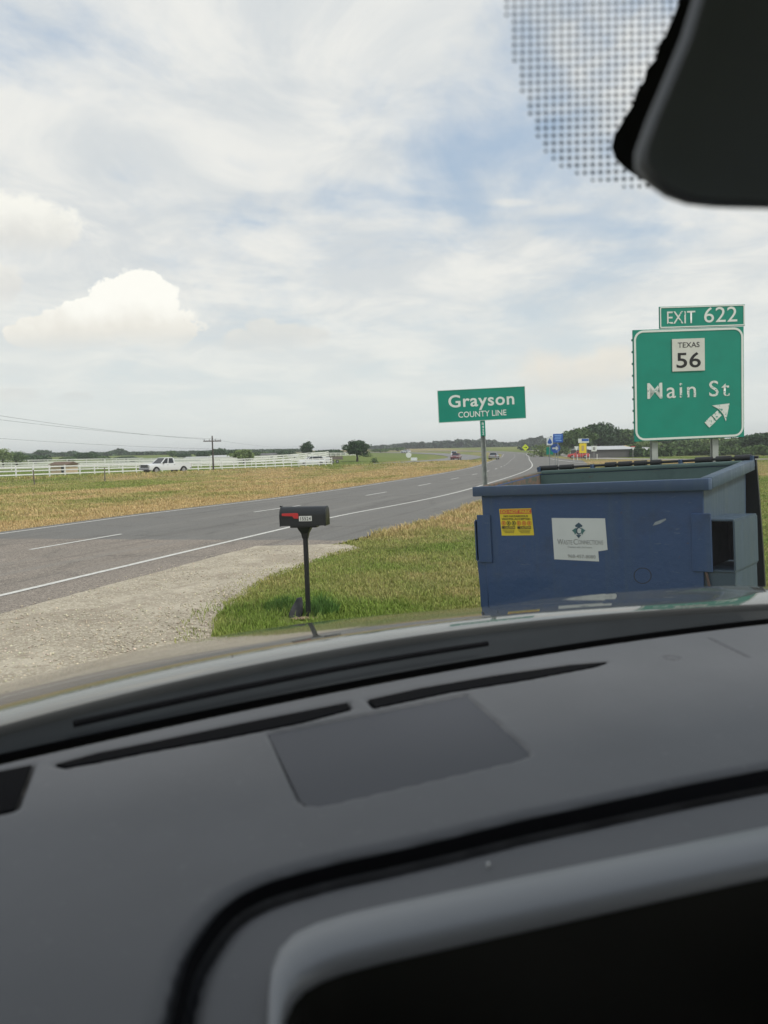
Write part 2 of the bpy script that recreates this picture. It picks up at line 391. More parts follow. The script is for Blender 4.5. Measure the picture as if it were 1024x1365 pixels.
# ------------------------------------------------------------------ terrain and road geometry
TD = np.array([0, 110, 160, 200, 260, 350, 450, 520, 700, 1000, 9000.0])
TZ = np.array([0, 0, .1, .35, 1.0, 2.4, 3.9, 4.8, 6.3, 7.5, 7.5])
def vnoise(x, y, s, seed=0):
    x = np.asarray(x) * s + seed * 17.3; y = np.asarray(y) * s - seed * 9.1
    xi, yi = np.floor(x), np.floor(y); fx, fy = x - xi, y - yi
    fx, fy = fx * fx * (3 - 2 * fx), fy * fy * (3 - 2 * fy)
    def h(a, b):
        v = np.sin(a * 127.1 + b * 311.7 + seed * 5.3) * 43758.5453; return v - np.floor(v)
    return (h(xi, yi) * (1 - fx) + h(xi + 1, yi) * fx) * (1 - fy) + (h(xi, yi + 1) * (1 - fx) + h(xi + 1, yi + 1) * fx) * fy
def fbm(x, y, s, seed=0, o=4):
    return sum(vnoise(x, y, s * 2 ** i, seed + i) / 2 ** (i + 1) for i in range(o)) / (1 - .5 ** o)
def H(x, y):
    x = np.asarray(x, float); y = np.asarray(y, float)
    d = np.hypot(x, y * 1.0); z = np.interp(d, TD, TZ) + 1.3 * np.exp(-((x + 9) / 13) ** 2 - ((y - 182) / 30) ** 2)
    return z * np.clip((y + 40) / 200, 0, 1)

def spline(P, n=500):
    """Catmull-Rom through P, resampled evenly"""
    P = np.array(P, float); Q = np.vstack([2 * P[0] - P[1], P, 2 * P[-1] - P[-2]]); out = []
    for i in range(1, len(Q) - 2):
        t = np.linspace(0, 1, 40, endpoint=False)[:, None]; a, b, c, d = Q[i - 1:i + 3]
        out.append(.5 * (2 * b + (c - a) * t + (2 * a - 5 * b + 4 * c - d) * t ** 2 + (3 * b - a - 3 * c + d) * t ** 3))
    out = np.vstack(out + [Q[-2][None]]); s = np.r_[0, np.cumsum(np.linalg.norm(np.diff(out, axis=0), axis=1))]
    w = np.linspace(0, 1, n) ** 1.35 * s[-1]
    return np.c_[np.interp(w, s, out[:, 0]), np.interp(w, s, out[:, 1])]
def normals(C):
    t = np.gradient(C, axis=0); t /= np.linalg.norm(t, axis=1)[:, None]; return np.c_[t[:, 1], -t[:, 0]]
L1 = spline([(-26, -55), (-11.6, -10), (-8.2, .6), (-5.15, 9.9), (-2.30, 18.8), (-1.35, 21.6), (4.6, 37.4), (16, 80), (29.2, 148), (40, 205), (48, 262),
             (45, 325), (22, 390), (-28, 450), (-95, 500), (-190, 550)], 900)
N1 = normals(L1)
OFF = np.array([(-99, 1.0), (14.2, 1.0), (14.55, 2.4), (19.5, 2.95), (21, 3.2), (27, 2.5), (40, 2.3), (62, 3.0), (90, 6.5), (125, 8.5), (160, 6), (210, 3.0), (999, 2.8)])
OFFR = np.interp(L1[:, 1], OFF[:, 0], OFF[:, 1])
OFFR = np.where((L1[:, 1] > 14), OFFR + .12 * (vnoise(L1[:, 1], L1[:, 0], 1.2, 3) - .5), OFFR + .06 * (vnoise(L1[:, 1], L1[:, 0], 4, 3) - .5))
LEFT = -7.25
L2 = spline([(-150, -10), (-78, 40), (-46, 70), (-27.5, 91), (-6, 120), (7.5, 142), (18, 178), (24, 222), (22, 280), (5, 345), (-32, 405), (-95, 458), (-200, 510)], 500)
N2 = normals(L2)
FR = spline([(140, 62), (90, 78), (55, 98), (43, 124), (45, 170), (60, 250), (66, 330)], 200); NF = normals(FR)

def sdist(x, y, L, N):
    """signed offset (right positive) and index of nearest station"""
    x = np.asarray(x, float).ravel(); y = np.asarray(y, float).ravel(); o = np.empty(len(x)); ix = np.empty(len(x), int)
    for s in range(0, len(x), 20000):
        dx = x[s:s + 20000, None] - L[None, :, 0]; dy = y[s:s + 20000, None] - L[None, :, 1]
        i = (dx * dx + dy * dy).argmin(1); j = np.arange(len(i))
        o[s:s + 20000] = dx[j, i] * N[i, 0] + dy[j, i] * N[i, 1]; ix[s:s + 20000] = i
    return o, ix
LAWN = np.array([(-.2, 1.5), (-.9, 4.5), (-1.55, 6.4), (-1.80, 7.4), (-1.95, 8.5), (-1.86, 10.6), (-1.45, 12.2), (-1.05, 13.4), (-.55, 14.3)])
def zone(x, y):
    """road clearance r (<0 on asphalt), gravel mask, dryness, median flag"""
    o, i = sdist(x, y, L1, N1); o2, _ = sdist(x, y, L2, N2); o3, _ = sdist(x, y, FR, NF)
    right = OFFR[i]; onroad = (o > LEFT) & (o < right)
    lx = np.interp(y, LAWN[:, 1], LAWN[:, 0]) + .22 * (fbm(x, y, 1.8, 5) - .5)
    grav = (o >= right) & (x < lx) & (y < 14.6) | (y < 1.5) & (np.abs(x) < 6) & (o > right)
    on2 = np.abs(o2) < 5.0; on3 = np.abs(o3) < 3.2
    return o, right, onroad, grav, on2, on3, o2
def dryness(x, y, o, right, o2):
    n = fbm(x, y, .35, 11); n2 = fbm(x, y, 1.4, 21); nb = fbm(x, y, .07, 31, 3)
    ns = fbm(o * .9, y * .12 + x * .05, .35, 71); med = .80 + .8 * (n - .5) + .4 * (n2 - .5) + .6 * (nb - .5) + .9 * (ns - .5) - .30 * np.clip((-o - 24) / 14, 0, 1) + .4 * np.clip(1 - (-o - 7.2) / 2.5, 0, 1) - .45 * np.clip((y - 95) / 60, 0, 1)
    d = o - right
    lawn = .27 + .9 * (n2 - .5) + .5 * (n - .5) + .62 * np.clip(1.15 - d / 4.6, 0, 1) * np.clip((y - 14.5) / 4, 0, 1)
    lawn = np.where(y > 45, .75 + .9 * (nb - .5) - .6 * np.clip((x - 38) / 12, 0, 1), lawn)
    lush = np.clip(1 - np.hypot(x + .9, y - 8.2) / 1.6, 0, 1)
    lawn = lawn - .6 * lush - .25 * np.clip(1 - np.abs(d) / .01, 0, 1)
    farl = np.clip((np.abs(o2) + 0 - 6) / 10, 0, 1) * (o2 < 0)
    r = np.where(o < 0, med, lawn) - .5 * farl * (o < 0)
    return np.clip(r, 0, 1)
GREEN = np.array([.20, .285, .055]); OLIVE = np.array([.34, .34, .115]); STRAW = np.array([.58, .43, .22])
def turf(d):
    d = np.asarray(d)[:, None]; return np.where(d < .5, GREEN + (OLIVE - GREEN) * d * 2, OLIVE + (STRAW - OLIVE) * (d * 2 - 1))
def relief(x, y, o, right, onroad, o2):
    z = H(x, y)
    m = np.clip((-o - 7.4) / 4, 0, 1) * np.clip((np.abs(o2) - 5) / 5, 0, 1) * (o < 0)
    z = z + m * (-.10 + .16 * (fbm(x, y, .25, 41) - .5)) * np.clip(1 - (y - 100) / 100, .3, 1)
    z = z + .34 * np.exp(-((o2 - 9.5) / 3.2) ** 2) * (o < 0) * np.clip((150 - y) / 20, 0, 1)      # low bank before the far carriageway
    z = z + np.where(onroad | (np.abs(o2) < 5.2), -.05, 0) + np.where((o > right) & (y < 60), .03 * (fbm(x, y, .8, 43) - .3), 0)
    return z

# ground sheet: rings growing outwards, to the horizon
R = np.r_[0, np.geomspace(.8, 9000, 300)]; A = np.linspace(0, 2 * np.pi, 361)[:-1]
aa = A + 0.0
# denser towards the view
A = np.interp(np.linspace(0, 1, 481)[:-1], [0, .25, .75, 1], [0, math.radians(50), math.radians(130), 2 * np.pi])
gx = (R[:, None] * np.cos(A)[None]).ravel(); gy = (R[:, None] * np.sin(A)[None]).ravel()
o, right, onroad, grav, on2, on3, o2 = zone(gx, gy)
gz = relief(gx, gy, o, right, onroad, o2) - .02
gc = turf(dryness(gx, gy, o, right, o2)) * .8
far = np.clip((np.hypot(gx, gy) - 500) / 600, 0, 1)[:, None]; gc = gc * (1 - far) + np.array([.10, .12, .06]) * far
gc = np.c_[gc, np.ones(len(gc))]
na = len(A); nr = len(R); ii, jj = np.meshgrid(np.arange(nr - 1), np.arange(na), indexing='ij')
Fq = np.stack([ii * na + jj, (ii + 1) * na + jj, (ii + 1) * na + (jj + 1) % na, ii * na + (jj + 1) % na], -1).reshape(-1, 4)
mesh_np('ground', np.c_[gx, gy, gz], Fq, M['ground'], smooth=True, col=gc, kind='structure')

def strip(name, C, N, a, b, m, dz, sub=1, kind='structure', i0=0, i1=None, parent=None):
    C = C[i0:i1]; N = N[i0:i1]; n = len(C)
    a = np.broadcast_to(a, (len(C),)) if np.ndim(a) == 0 else a[i0:i1]; b = np.broadcast_to(b, (len(C),)) if np.ndim(b) == 0 else b[i0:i1]
    rows = []
    for t in np.linspace(0, 1, sub + 1):
        P = C + N * (a + (b - a) * t)[:, None]; rows.append(np.c_[P, H(P[:, 0], P[:, 1]) + dz])
    V = np.vstack(rows); q = []
    for s in range(sub):
        i = np.arange(n - 1); q.append(np.c_[s * n + i, (s + 1) * n + i, (s + 1) * n + i + 1, s * n + i + 1])
    return mesh_np(name, V, np.vstack(q), m, kind=kind, parent=parent)
road = strip('highway', L1, N1, LEFT, OFFR, M['road'], .008, 6)
strip('edge_line', L1, N1, -.06, .06, M['line'], .014, parent=road, kind=None)
strip('edge_line', L1, N1, -6.86, -6.76, M['line'], .014, parent=road, kind=None)
# broken lane line: each dash its own piece
acc = np.r_[0, np.cumsum(np.linalg.norm(np.diff(L1, axis=0), axis=1))]
lane = L1 + N1 * -3.5
s_a = acc[np.argmin(np.hypot(lane[:, 0] + 7.3, lane[:, 1] - 15.1))] - 0.3
kdash = 0
for kk in range(-4, 34):
    s0 = s_a + kk * 9.15 if kk < 0 or True else 0
    s1 = s0 + 2.9
    if s0 < 5 or s1 > acc[-1] - 5: continue
    ss_ = np.linspace(s0, s1, 5); P = np.c_[np.interp(ss_, acc, lane[:, 0]), np.interp(ss_, acc, lane[:, 1])]
    n_ = normals(P)
    strip('lane_dash', P, n_, -.055, .055, M['line'], .014, parent=road, kind=None)
gore = np.array([(27.0, 96), (28.2, 110), (30.5, 128), (33.5, 148)]); strip('gore_line', gore, normals(gore), -.12, .12, M['line'], .03, parent=road, kind=None)
strip('far_carriageway', L2, N2, -4.6, 4.6, M['oldroad'], .02)
strip('frontage_road', FR, NF, -2.8, 2.8, M['pale'], .02)

# gravel shoulder: fine grid with relief, ragged at the lawn
def gravel_sheet():
    ys = np.r_[np.arange(-5, 5.5, .25), np.arange(5.5, 14.75, .06)]
    rows = []; nx = 60
    for y in ys:
        j = np.argmin(np.abs(L1[:, 1] - y)); xl = np.interp(y, L1[:, 1], L1[:, 0] + 0 * N1[:, 0]) + 1.0 - .05
        xl = np.interp(y, (L1 + N1 * .93)[:, 1], (L1 + N1 * .93)[:, 0])
        xr = np.interp(y, LAWN[:, 1], LAWN[:, 0]) if y > 1.5 else 3.2
        if y > 14.3: xr = -.55 - (y - 14.3) * .6
        t = np.linspace(0, 1, nx); x = xl + (xr + .15 - xl) * t
        z = .012 + .035 * (fbm(x, y + 0 * x, 1.1, 51) - .45) + .012 * (fbm(x, y + 0 * x, 9, 52) - .5)
        z = z * np.clip((1 - t) * 12 + .2, 0, 1) * 1.0; z = np.where(t > .93, z - .05 * (t - .93) / .07, z); z[0] = -.004
        rows.append(np.c_[x, y + 0 * x, z])
    V = np.vstack(rows); n = len(ys); i, j = np.meshgrid(np.arange(n - 1), np.arange(nx - 1), indexing='ij')
    return mesh_np('gravel_shoulder', V, np.stack([i * nx + j, i * nx + j + 1, (i + 1) * nx + j + 1, (i + 1) * nx + j], -1).reshape(-1, 4), M['gravel'], smooth=True, kind='structure')
gravel_sheet()
# loose chips on it
n = 26000; rr = np.exp(rng.uniform(np.log(5.5), np.log(17), n)); ang = rng.uniform(-.75, .05, n)
x, y = rr * np.sin(ang), rr * np.cos(ang); o, right, onroad, grav, on2, on3, o2 = zone(x, y)
keep = grav | ((o > right - .25) & (o <= right) & (rng.random(n) < .35) & (y < 14.3)); x, y = x[keep], y[keep]; n = len(x)
sz = rng.uniform(.25, 1, n) ** 2.4 * .017 + .003
oct_ = np.array([(1, 0, 0), (0, 1, 0), (-1, 0, 0), (0, -1, 0), (0, 0, .7), (0, 0, -.5)], float)
V = oct_[None] * (rng.uniform(.6, 1.3, (n, 6, 1))) * sz[:, None, None]; th = rng.uniform(0, 6.28, n)
V = np.stack([V[..., 0] * np.cos(th)[:, None] - V[..., 1] * np.sin(th)[:, None], V[..., 0] * np.sin(th)[:, None] + V[..., 1] * np.cos(th)[:, None], V[..., 2]], -1)
V += np.stack([x, y, .018 + 0 * x], -1)[:, None]
f8 = np.array([(0, 1, 4), (1, 2, 4), (2, 3, 4), (3, 0, 4), (1, 0, 5), (2, 1, 5), (3, 2, 5), (0, 3, 5)])
cc = np.array([.60, .53, .41]) * rng.uniform(.5, 1.2, (n, 1)) * (1 + rng.uniform(-.06, .06, (n, 3)))
mesh_np('gravel_chips', V.reshape(-1, 3), (f8[None] + 6 * np.arange(n)[:, None, None]).reshape(-1, 3), M['stone'], col=np.repeat(np.c_[cc, np.ones(n)], 6, 0), kind='stuff')

# grass blades
def blades(name, x, y, z, h, w, c, lean=.45):
    n = len(x); th = rng.uniform(0, 6.28, n); lx = rng.normal(0, lean, n) * h; ly = rng.normal(0, lean, n) * h
    a = np.c_[x - np.cos(th) * w, y - np.sin(th) * w, z - .01]; b = np.c_[x + np.cos(th) * w, y + np.sin(th) * w, z - .01]
    mid_l = np.c_[x - np.cos(th) * w * .7 + lx * .35, y - np.sin(th) * w * .7 + ly * .35, z + h * .6]
    mid_r = np.c_[x + np.cos(th) * w * .7 + lx * .35, y + np.sin(th) * w * .7 + ly * .35, z + h * .6]
    t = np.c_[x + lx, y + ly, z + h]
    V = np.stack([a, b, mid_r, mid_l, t], 1).reshape(-1, 3); i = 5 * np.arange(n)[:, None]
    F3 = np.vstack([i + [0, 1, 2], i + [0, 2, 3], i + [3, 2, 4]])
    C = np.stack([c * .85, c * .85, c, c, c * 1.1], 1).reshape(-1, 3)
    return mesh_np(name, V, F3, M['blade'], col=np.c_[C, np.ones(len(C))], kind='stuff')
gst = flat(395, 822)
def grass():
    n = 760000; r = np.exp(rng.uniform(np.log(5.2), np.log(150), n)); ang = rng.uniform(-.72, .72, n)
    x, y = r * np.sin(ang), r * np.cos(ang); o, right, onroad, grav, on2, on3, o2 = zone(x, y)
    keep = ~onroad & ~grav & ~on2 & ~on3
    # stray tufts grow a little into the gravel edge
    lx = np.interp(y, LAWN[:, 1], LAWN[:, 0]); keep |= grav & (x > lx - .35) & (rng.random(n) < .12) & (y > 5)
    keep &= ~((np.abs(x - gst[0]) < .17) & (y < gst[1] + .05) & (y > gst[1] - .45) & (rng.random(n) < .85))
    x, y, o, right, o2, r = [a[keep] for a in (x, y, o, right, o2, r)]; n = len(x)
    d = dryness(x, y, o, right, o2); z = relief(x, y, o, right, np.zeros(n, bool), o2)
    cl = fbm(x, y, 1.1, 61); dd = o - right
    h = np.where(o > 0, .018 + .026 * cl, .05 + .12 * np.clip(cl - .4, 0, 1) * 1.6)
    h = h + np.where((o > 0) & (y > 16) & (y < 45), .13 * np.clip(1 - dd / 1.6, 0, 1) * (.2 + cl), 0)
    h = h + np.where(o > 0, .05 * np.clip(1 - np.hypot(x + 1.25, y - 8.4) / 1.3, 0, 1), 0)
    h = h * np.where((o < 0) & (-o < 9), .55, 1) + np.where((o < 0) & (np.abs(o2 - 9.5) < 4), .22 * cl, 0)
    h = h * rng.uniform(.5, 1.4, n) * np.where(r > 60, .8, 1)
    c = turf(np.clip(d + rng.normal(0, .10, n), 0, 1)) * rng.uniform(.75, 1.25, (n, 1))
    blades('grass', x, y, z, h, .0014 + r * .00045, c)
grass()

# ------------------------------------------------------------------ distant woods and trees
def leaf_cloud(blobs, n, size, flatten=1.0):
    """blobs: (cx,cy,cz,rx,ry,rz) ellipsoids; leaves in clumps over their shells"""
    w = np.array([b[3] * b[5] for b in blobs]); bi = rng.choice(len(blobs), n, p=w / w.sum()); B = np.array(blobs)[bi]
    d = rng.normal(size=(n, 3)); d /= np.linalg.norm(d, axis=1)[:, None]
    rad = rng.uniform(.25, 1, n) ** .45; rad *= 1 + .22 * np.sin(d[:, 0] * 7 + bi) * np.sin(d[:, 1] * 6 + bi * 2) * np.sin(d[:, 2] * 8 + bi)
    c = B[:, :3] + d * rad[:, None] * B[:, 3:6]
    a = rng.normal(size=(n, 3)); a /= np.linalg.norm(a, axis=1)[:, None]; b = np.cross(a, rng.normal(size=(n, 3))); b /= np.linalg.norm(b, axis=1)[:, None]
    s = size * rng.uniform(.5, 1.3, n)[:, None]
    V = np.stack([c - a * s, c + b * s * .7, c + a * s, c - b * s * .7], 1).reshape(-1, 3)
    return V, np.arange(4 * n).reshape(-1, 4)
def tree(px, d, wpx, top, base_py, m, label, name='tree', trunk=True, n=None, group=None, fat=.5, squash=1.0, hasz=None):
    P = at_depth(px, base_py, d); x, y = P[0], P[1]; z = float(H(x, y)) - .1
    wpx *= 1.35; top -= 1.5 if wpx < 60 else 3; mpp = d / FPX; w = wpx * mpp; zt = at_depth(px, top, d)[2]; h = max(zt - z, 1.0)
    root = empty(name, (x, y, z), label=label, cat='bush' if name == 'bush' else 'tree', group=group)
    th = h * (.34 if trunk else .02); tb = []
    nb = 9 if trunk else 6
    for k in range(nb):
        a = k * 2.4; f = (k + .5) / nb; rr = w * .30 * math.sin(math.pi * (.18 + .7 * f)) * random.uniform(.7, 1.1)
        zz = th * .75 + (h - th * .75) * (.2 + .62 * f)
        tb.append((math.cos(a) * rr, math.sin(a) * rr, zz, w * random.uniform(.2, .30), w * random.uniform(.2, .30), (h - th * .7) * random.uniform(.16, .24)))
    tb.append((0, 0, th * .8 + (h - th * .8) * .5, w * .36, w * .36, (h - th * .8) * .42))
    if not trunk: tb += [(random.uniform(-.4, .4) * w, random.uniform(-.2, .2) * w, h * .25, w * .25, w * .25, h * .26) for _ in range(4)]
    n = n or int(900 + 50 * wpx); V, F_ = leaf_cloud(tb, n, max(w, h) * .034 * (1 if wpx > 26 else 1.4))
    V[:, 2] = np.maximum(V[:, 2], .02)
    mesh_np('crown', V, F_, m, parent=root)
    t = MB(); r = max(w * .035, .1)
    t.loft([[(math.cos(q) * rr + ox, math.sin(q) * rr, zz) for q in np.linspace(0, 6.283, 8)[:-1]] for rr, ox, zz in
            ((r * 1.5, 0, -.3), (r, .02 * w, th * .5), (r * .8, 0, th), (r * .35, .03 * w, h * .75))], closed=True)
    for k in range(4):
        a = k * 1.7 + px; t.tube((0, 0, th * (.8 + .1 * k)), (math.cos(a) * w * .28, math.sin(a) * w * .28, th + (h - th) * (.3 + .1 * k)), r * .5, r * .15, 6)
    t.build('trunk', M['bark'], root, 60)
    return root
def wood(px0, px1, d0, d1, top_f, base_py, m, step_px, name, n_each=500, size=1.1, depth_rows=2, label=None):
    Vs, Fs, k = [], [], 0
    for row in range(depth_rows):
        px = px0
        while px < px1:
            d = d0 + (d1 - d0) * (px - px0) / (px1 - px0) + row * 25 + random.uniform(-8, 8)
            P = at_depth(px, base_py, d); z0 = float(H(P[0], P[1])); zt = at_depth(px, top_f(px) + random.uniform(-1.2, 2.0), d)[2]
            h = max(zt - z0, 1.5); w = step_px * d / FPX * random.uniform(.8, 1.4)
            bl = [(P[0] + random.uniform(-.3, .3) * w, P[1] + random.uniform(-.3, .3) * w, z0 + h * f, w * .62, w * .62, h * .30) for f in (.28, .5, .7)]
            V, F_ = leaf_cloud(bl, n_each, size * random.uniform(.8, 1.2)); Vs.append(V); Fs.append(F_ + k); k += len(V); px += step_px * random.uniform(.7, 1.2)
    mesh_np(name, np.vstack(Vs), np.vstack(Fs), m, kind='stuff', label=label, cat='wood')
wood(490, 765, 640, 560, lambda p: np.interp(p, [490, 520, 545, 620, 660, 680, 690, 700, 765], [597, 595, 592, 587, 588, 592, 591, 585, 582]), 601, M['leaf_far'], 9, 'far_woods', 520, 1.7, 2,
     'low dark wooded ridge beyond the bend of the highway')
wood(-30, 400, 420, 470, lambda p: 605.5 + 3 * math.sin(p * .07) + 3 * math.sin(p * .19) + 2 * math.sin(p * .45), 613, M['leaf_dark'], 10, 'field_hedge', 300, 1.0, 2, 'distant hedge line of low trees behind the white fenced fields')
wood(705, 1100, 330, 250, lambda p: np.interp(p, [560, 700, 735, 760, 830, 900, 960, 1100], [601, 598, 592, 582, 574, 578, 584, 582]), 607, M['leaf_far'], 16, 'roadside_woods', 420, .8, 1,
     'hazy woods behind the trees right of the highway') 
wood(846, 1110, 160, 135, lambda p: 597 + 3 * math.sin(p * .11) + 2 * math.sin(p * .37), 612.5, M['leaf_mid'], 12, 'roadside_thicket', 520, .42, 2, 'green thicket along the frontage road below the exit sign')
# (centre px, depth, width px, top y, base y, leaves, label)
for a in [
    (4, 190, 22, 598, 620, 'leaf_light', 'pale thin tree at the far left end of the white fence'),
    (22, 200, 24, 603, 619, 'leaf_mid', 'bright green round tree second from the left behind the fence'),
    (47, 230, 34, 608, 618, 'leaf_dark', 'wide low dark tree just left of the tan shed'),
    (92, 260, 20, 610, 617, 'leaf_mid', 'small rounded tree just right of the tan shed'),
    (115, 240, 26, 604, 618, 'leaf_dark', 'dark domed tree left of the white pickup truck'),
    (137, 270, 18, 609, 617, 'leaf_mid', 'low tree between the dark domed tree and the pickup'),
    (168, 280, 24, 610, 616, 'leaf_dark', 'flat dark tree just behind the front of the pickup'),
    (230, 290, 10, 602, 613, 'leaf_mid', 'thin tall tree standing over the bed of the pickup'),
    (245, 280, 20, 606, 613, 'leaf_dark', 'dark tree left of the near utility pole'),
    (270, 270, 16, 603, 613, 'leaf_dark', 'dark round tree directly left of the near utility pole'),
    (292, 260, 26, 599, 613, 'leaf_dark', 'tall dark tree directly right of the near utility pole'),
    (313, 270, 18, 601, 613, 'leaf_dark', 'dark tree behind the light green field tree'),
    (345, 290, 24, 604, 612, 'leaf_mid', 'mid green tree right of the light green field tree'),
    (376, 300, 34, 602, 610, 'leaf_dark', 'long low dark tree left of the small white house'),
    (437, 230, 38, 601, 616, 'leaf_dark', 'wide dark thicket left of the big round tree'),
    (507, 360, 22, 600, 606, 'leaf_mid', 'low far tree right of the big round tree'),
    (530, 400, 20, 598, 604, 'leaf_mid', 'small far tree above the far carriageway'),
]: tree(a[0], a[1], a[2], a[3], a[4], M[a[5]], a[6], n=1100)
tree(325, 165, 26, 600, 620, M['leaf_light'], 'light green umbrella shaped tree in the white fenced field')
tree(410, 190, 14, 590, 619, M['leaf_dark'], 'slender leaning dark tree beside the white cars', n=1500)
tree(476, 150, 27, 587, 620, M['leaf_dark'], 'big round dark green tree on the grass left of the far carriageway', n=3600)
tree(490, 175, 12, 604, 614, M['leaf_light'], 'small pale bush right of the big round tree', 'bush', False, 500)
tree(499, 140, 8, 611, 617, M['leaf_dark'], 'tiny dark bush on the green verge', 'bush', False, 400)
for a in [
    (722, 185, 22, 592, 608, 'leaf_light', 'pale green bush left of the blue road signs', 'bush'),
    (745, 200, 26, 590, 608, 'leaf_mid', 'green bush directly behind the blue road signs', 'bush'),
    (768, 190, 40, 572, 608, 'leaf_mid', 'large green tree behind the yellow sign', 'tree'),
    (798, 205, 46, 566, 607, 'leaf_dark', 'tallest dark tree left of the grey building roof', 'tree'),
    (832, 215, 44, 573, 606, 'leaf_mid', 'broad green tree behind the grey building', 'tree'),
    (862, 170, 30, 588, 611, 'leaf_light', 'light green tree right of the yellow gable', 'tree'),
    (884, 200, 50, 576, 611, 'leaf_dark', 'dark tree behind the left post of the exit sign', 'tree'),
    (915, 180, 40, 588, 612, 'leaf_mid', 'mid green tree between the posts of the exit sign', 'tree'),
    (948, 190, 44, 584, 612, 'leaf_light', 'yellow green tree behind the right post of the exit sign', 'tree'),
    (980, 175, 40, 585, 613, 'leaf_mid', 'green tree just right of the exit sign', 'tree'),
    (1012, 150, 44, 578, 614, 'leaf_dark', 'dark tree at the right edge of the picture', 'tree'),
    (1050, 160, 50, 574, 614, 'leaf_mid', 'green tree past the right edge of the picture', 'tree'),
    (848, 150, 14, 596, 611, 'leaf_dark', 'small dark bush in front of the grey building', 'bush'),
    (1000, 145, 22, 598, 613, 'leaf_light', 'pale low bush under the dark tree at the right', 'bush')]:
    tree(a[0], a[1], a[2], a[3], a[4], M[a[5]], a[6], a[7], a[7] == 'tree', 2600 if a[7] == 'tree' else 1100)

# ------------------------------------------------------------------ white fences
def fence(pts, label, h=1.25, sp=2.0, rails=3, posts=True, group='white board fences of the horse farm', rh=.14):
    P = spline(pts, 200); s = np.r_[0, np.cumsum(np.linalg.norm(np.diff(P, axis=0), axis=1))]
    x0, y0 = P[0]; z0 = float(H(x0, y0)); root = empty('board_fence', (x0, y0, z0), label=label, cat='fence', group=group)
    n = int(s[-1] / sp); q = np.arange(n + 1) * sp; X = np.interp(q, s, P[:, 0]); Y = np.interp(q, s, P[:, 1]); Z = H(X, Y)
    if posts:
        first = MB().box((0, 0, h / 2), (.13, .13, h + .1), bevel=.015).build('post', M['fence'], root)
        for i in range(n + 1):
            o_ = first if i == 0 else first.copy()
            if i: COL.objects.link(o_); o_.parent = root
            o_.location = (X[i] - x0, Y[i] - y0, Z[i] - z0)
    else:
        b = MB()
        for i in range(n + 1): b.box((X[i] - x0, Y[i] - y0, Z[i] - z0 + h / 2), (.14, .14, h))
        b.build('fence_posts', M['fence'], root, kind='stuff')
    for k in range(rails):
        b = MB(); zr = h * (1 - .34 * k) - .10
        for i in range(n):
            p = Vector((X[i] - x0, Y[i] - y0, Z[i] - z0 + zr)); r_ = Vector((X[i + 1] - x0, Y[i + 1] - y0, Z[i + 1] - z0 + zr)); d = r_ - p
            b.box((p + r_) / 2, (d.length, .04, rh), rot=d.to_track_quat('X', 'Z').to_matrix())
        b.build('rail', M['fence'], root)
    return root
fence([(-75, 52), (-58, 66), (-43.5, 80), (-35, 92), (-26, 104), (-17, 114), (-8, 130)], 'nearest white board fence running behind the white pickup', 1.25)
fence([(-140, 120), (-95, 140), (-55, 150), (-30, 160)], 'second white fence across the left field behind the tan shed', 1.5, 4, 3, False, rh=.2)
fence([(-160, 190), (-100, 200), (-62, 205)], 'farthest white fence line under the left trees', 1.6, 5, 3, False, rh=.25)
fence([(-46, 140), (-30, 135), (-20, 150), (-12, 175)], 'white paddock fence right of the near utility pole', 1.4, 3.5, 3, False, rh=.18)
fence([(-62, 170), (-38, 165), (-26, 170), (-14, 200)], 'white paddock fence crossing behind the light green field tree', 1.5, 4, 3, False, rh=.2)
fence([(-75, 200), (-48, 190), (-24, 195), (-8, 235)], 'white paddock fence in front of the long white barns', 1.6, 4, 3, False, rh=.22)

# wooden line posts with wires along the bank
def wire_fence():
    pts = [flat(-70, 651), flat(46, 646), flat(140, 641.5)]
    root = empty('wire_fence', (*pts[0][:2], 0), label='low wire fence on weathered wooden posts along the grassy bank', cat='fence')
    tops = []
    for i, p in enumerate(pts):
        l = Vector((p[0] - pts[0][0], p[1] - pts[0][1], 0)); h = 1.15
        MB().tube(l, l + Vector((.03 * (-1) ** i, 0, h)), .055, .045, 8).build('post', M['wood'], root); tops.append(l + Vector((0, 0, h)))
    for k in range(3):
        b = MB()
        for a, c in zip(tops, tops[1:]): b.tube(a - Vector((0, 0, .1 + .35 * k)), c - Vector((0, 0, .1 + .35 * k)), .006, n=4)
        b.build('wire', M['wire'], root)
wire_fence()

# ------------------------------------------------------------------ utility poles and wires
def pole(px, d, top_py, label):
    P = at_depth(px, 610, d); z = float(H(P[0], P[1])); h = at_depth(px, top_py, d)[2] - z
    root = empty('utility_pole', (P[0], P[1], z), .5, label=label, cat='utility pole', group='utility poles of the farm road')
    MB().tube((0, 0, -.3), (0, 0, h), .13, .08, 10).build('shaft', M['pole'], root, 60)
    MB().box((0, 0, h - .7), (2.4, .12, .14)).build('crossarm', M['pole'], root)
    for x in (-1.1, -.4, .4, 1.1): MB().tube((x, 0, h - .63), (x, 0, h - .4), .05, .04, 6).build('insulator', M['galv'], root)
    return Vector((P[0], P[1], z + h - .45))
p1 = pole(284, 100, 581, 'near wooden utility pole with crossarm behind the white fence')
p2 = pole(403, 260, 592, 'far thin utility pole beside the slender leaning tree')
p3 = pole(458, 330, 592, 'farthest utility pole behind the big round tree')
def span(name, a, b, sag, label):
    a, b = Vector(a), Vector(b); n = 24; pts = [a.lerp(b, t / n) - Vector((0, 0, sag * 4 * (t / n) * (1 - t / n))) for t in range(n + 1)]
    m = MB()
    for p, q in zip(pts, pts[1:]): m.tube(p, q, .011, n=5, cap=False)
    m.build(name, M['wire'], None, label=label, cat='wire', group='overhead wires above the field')
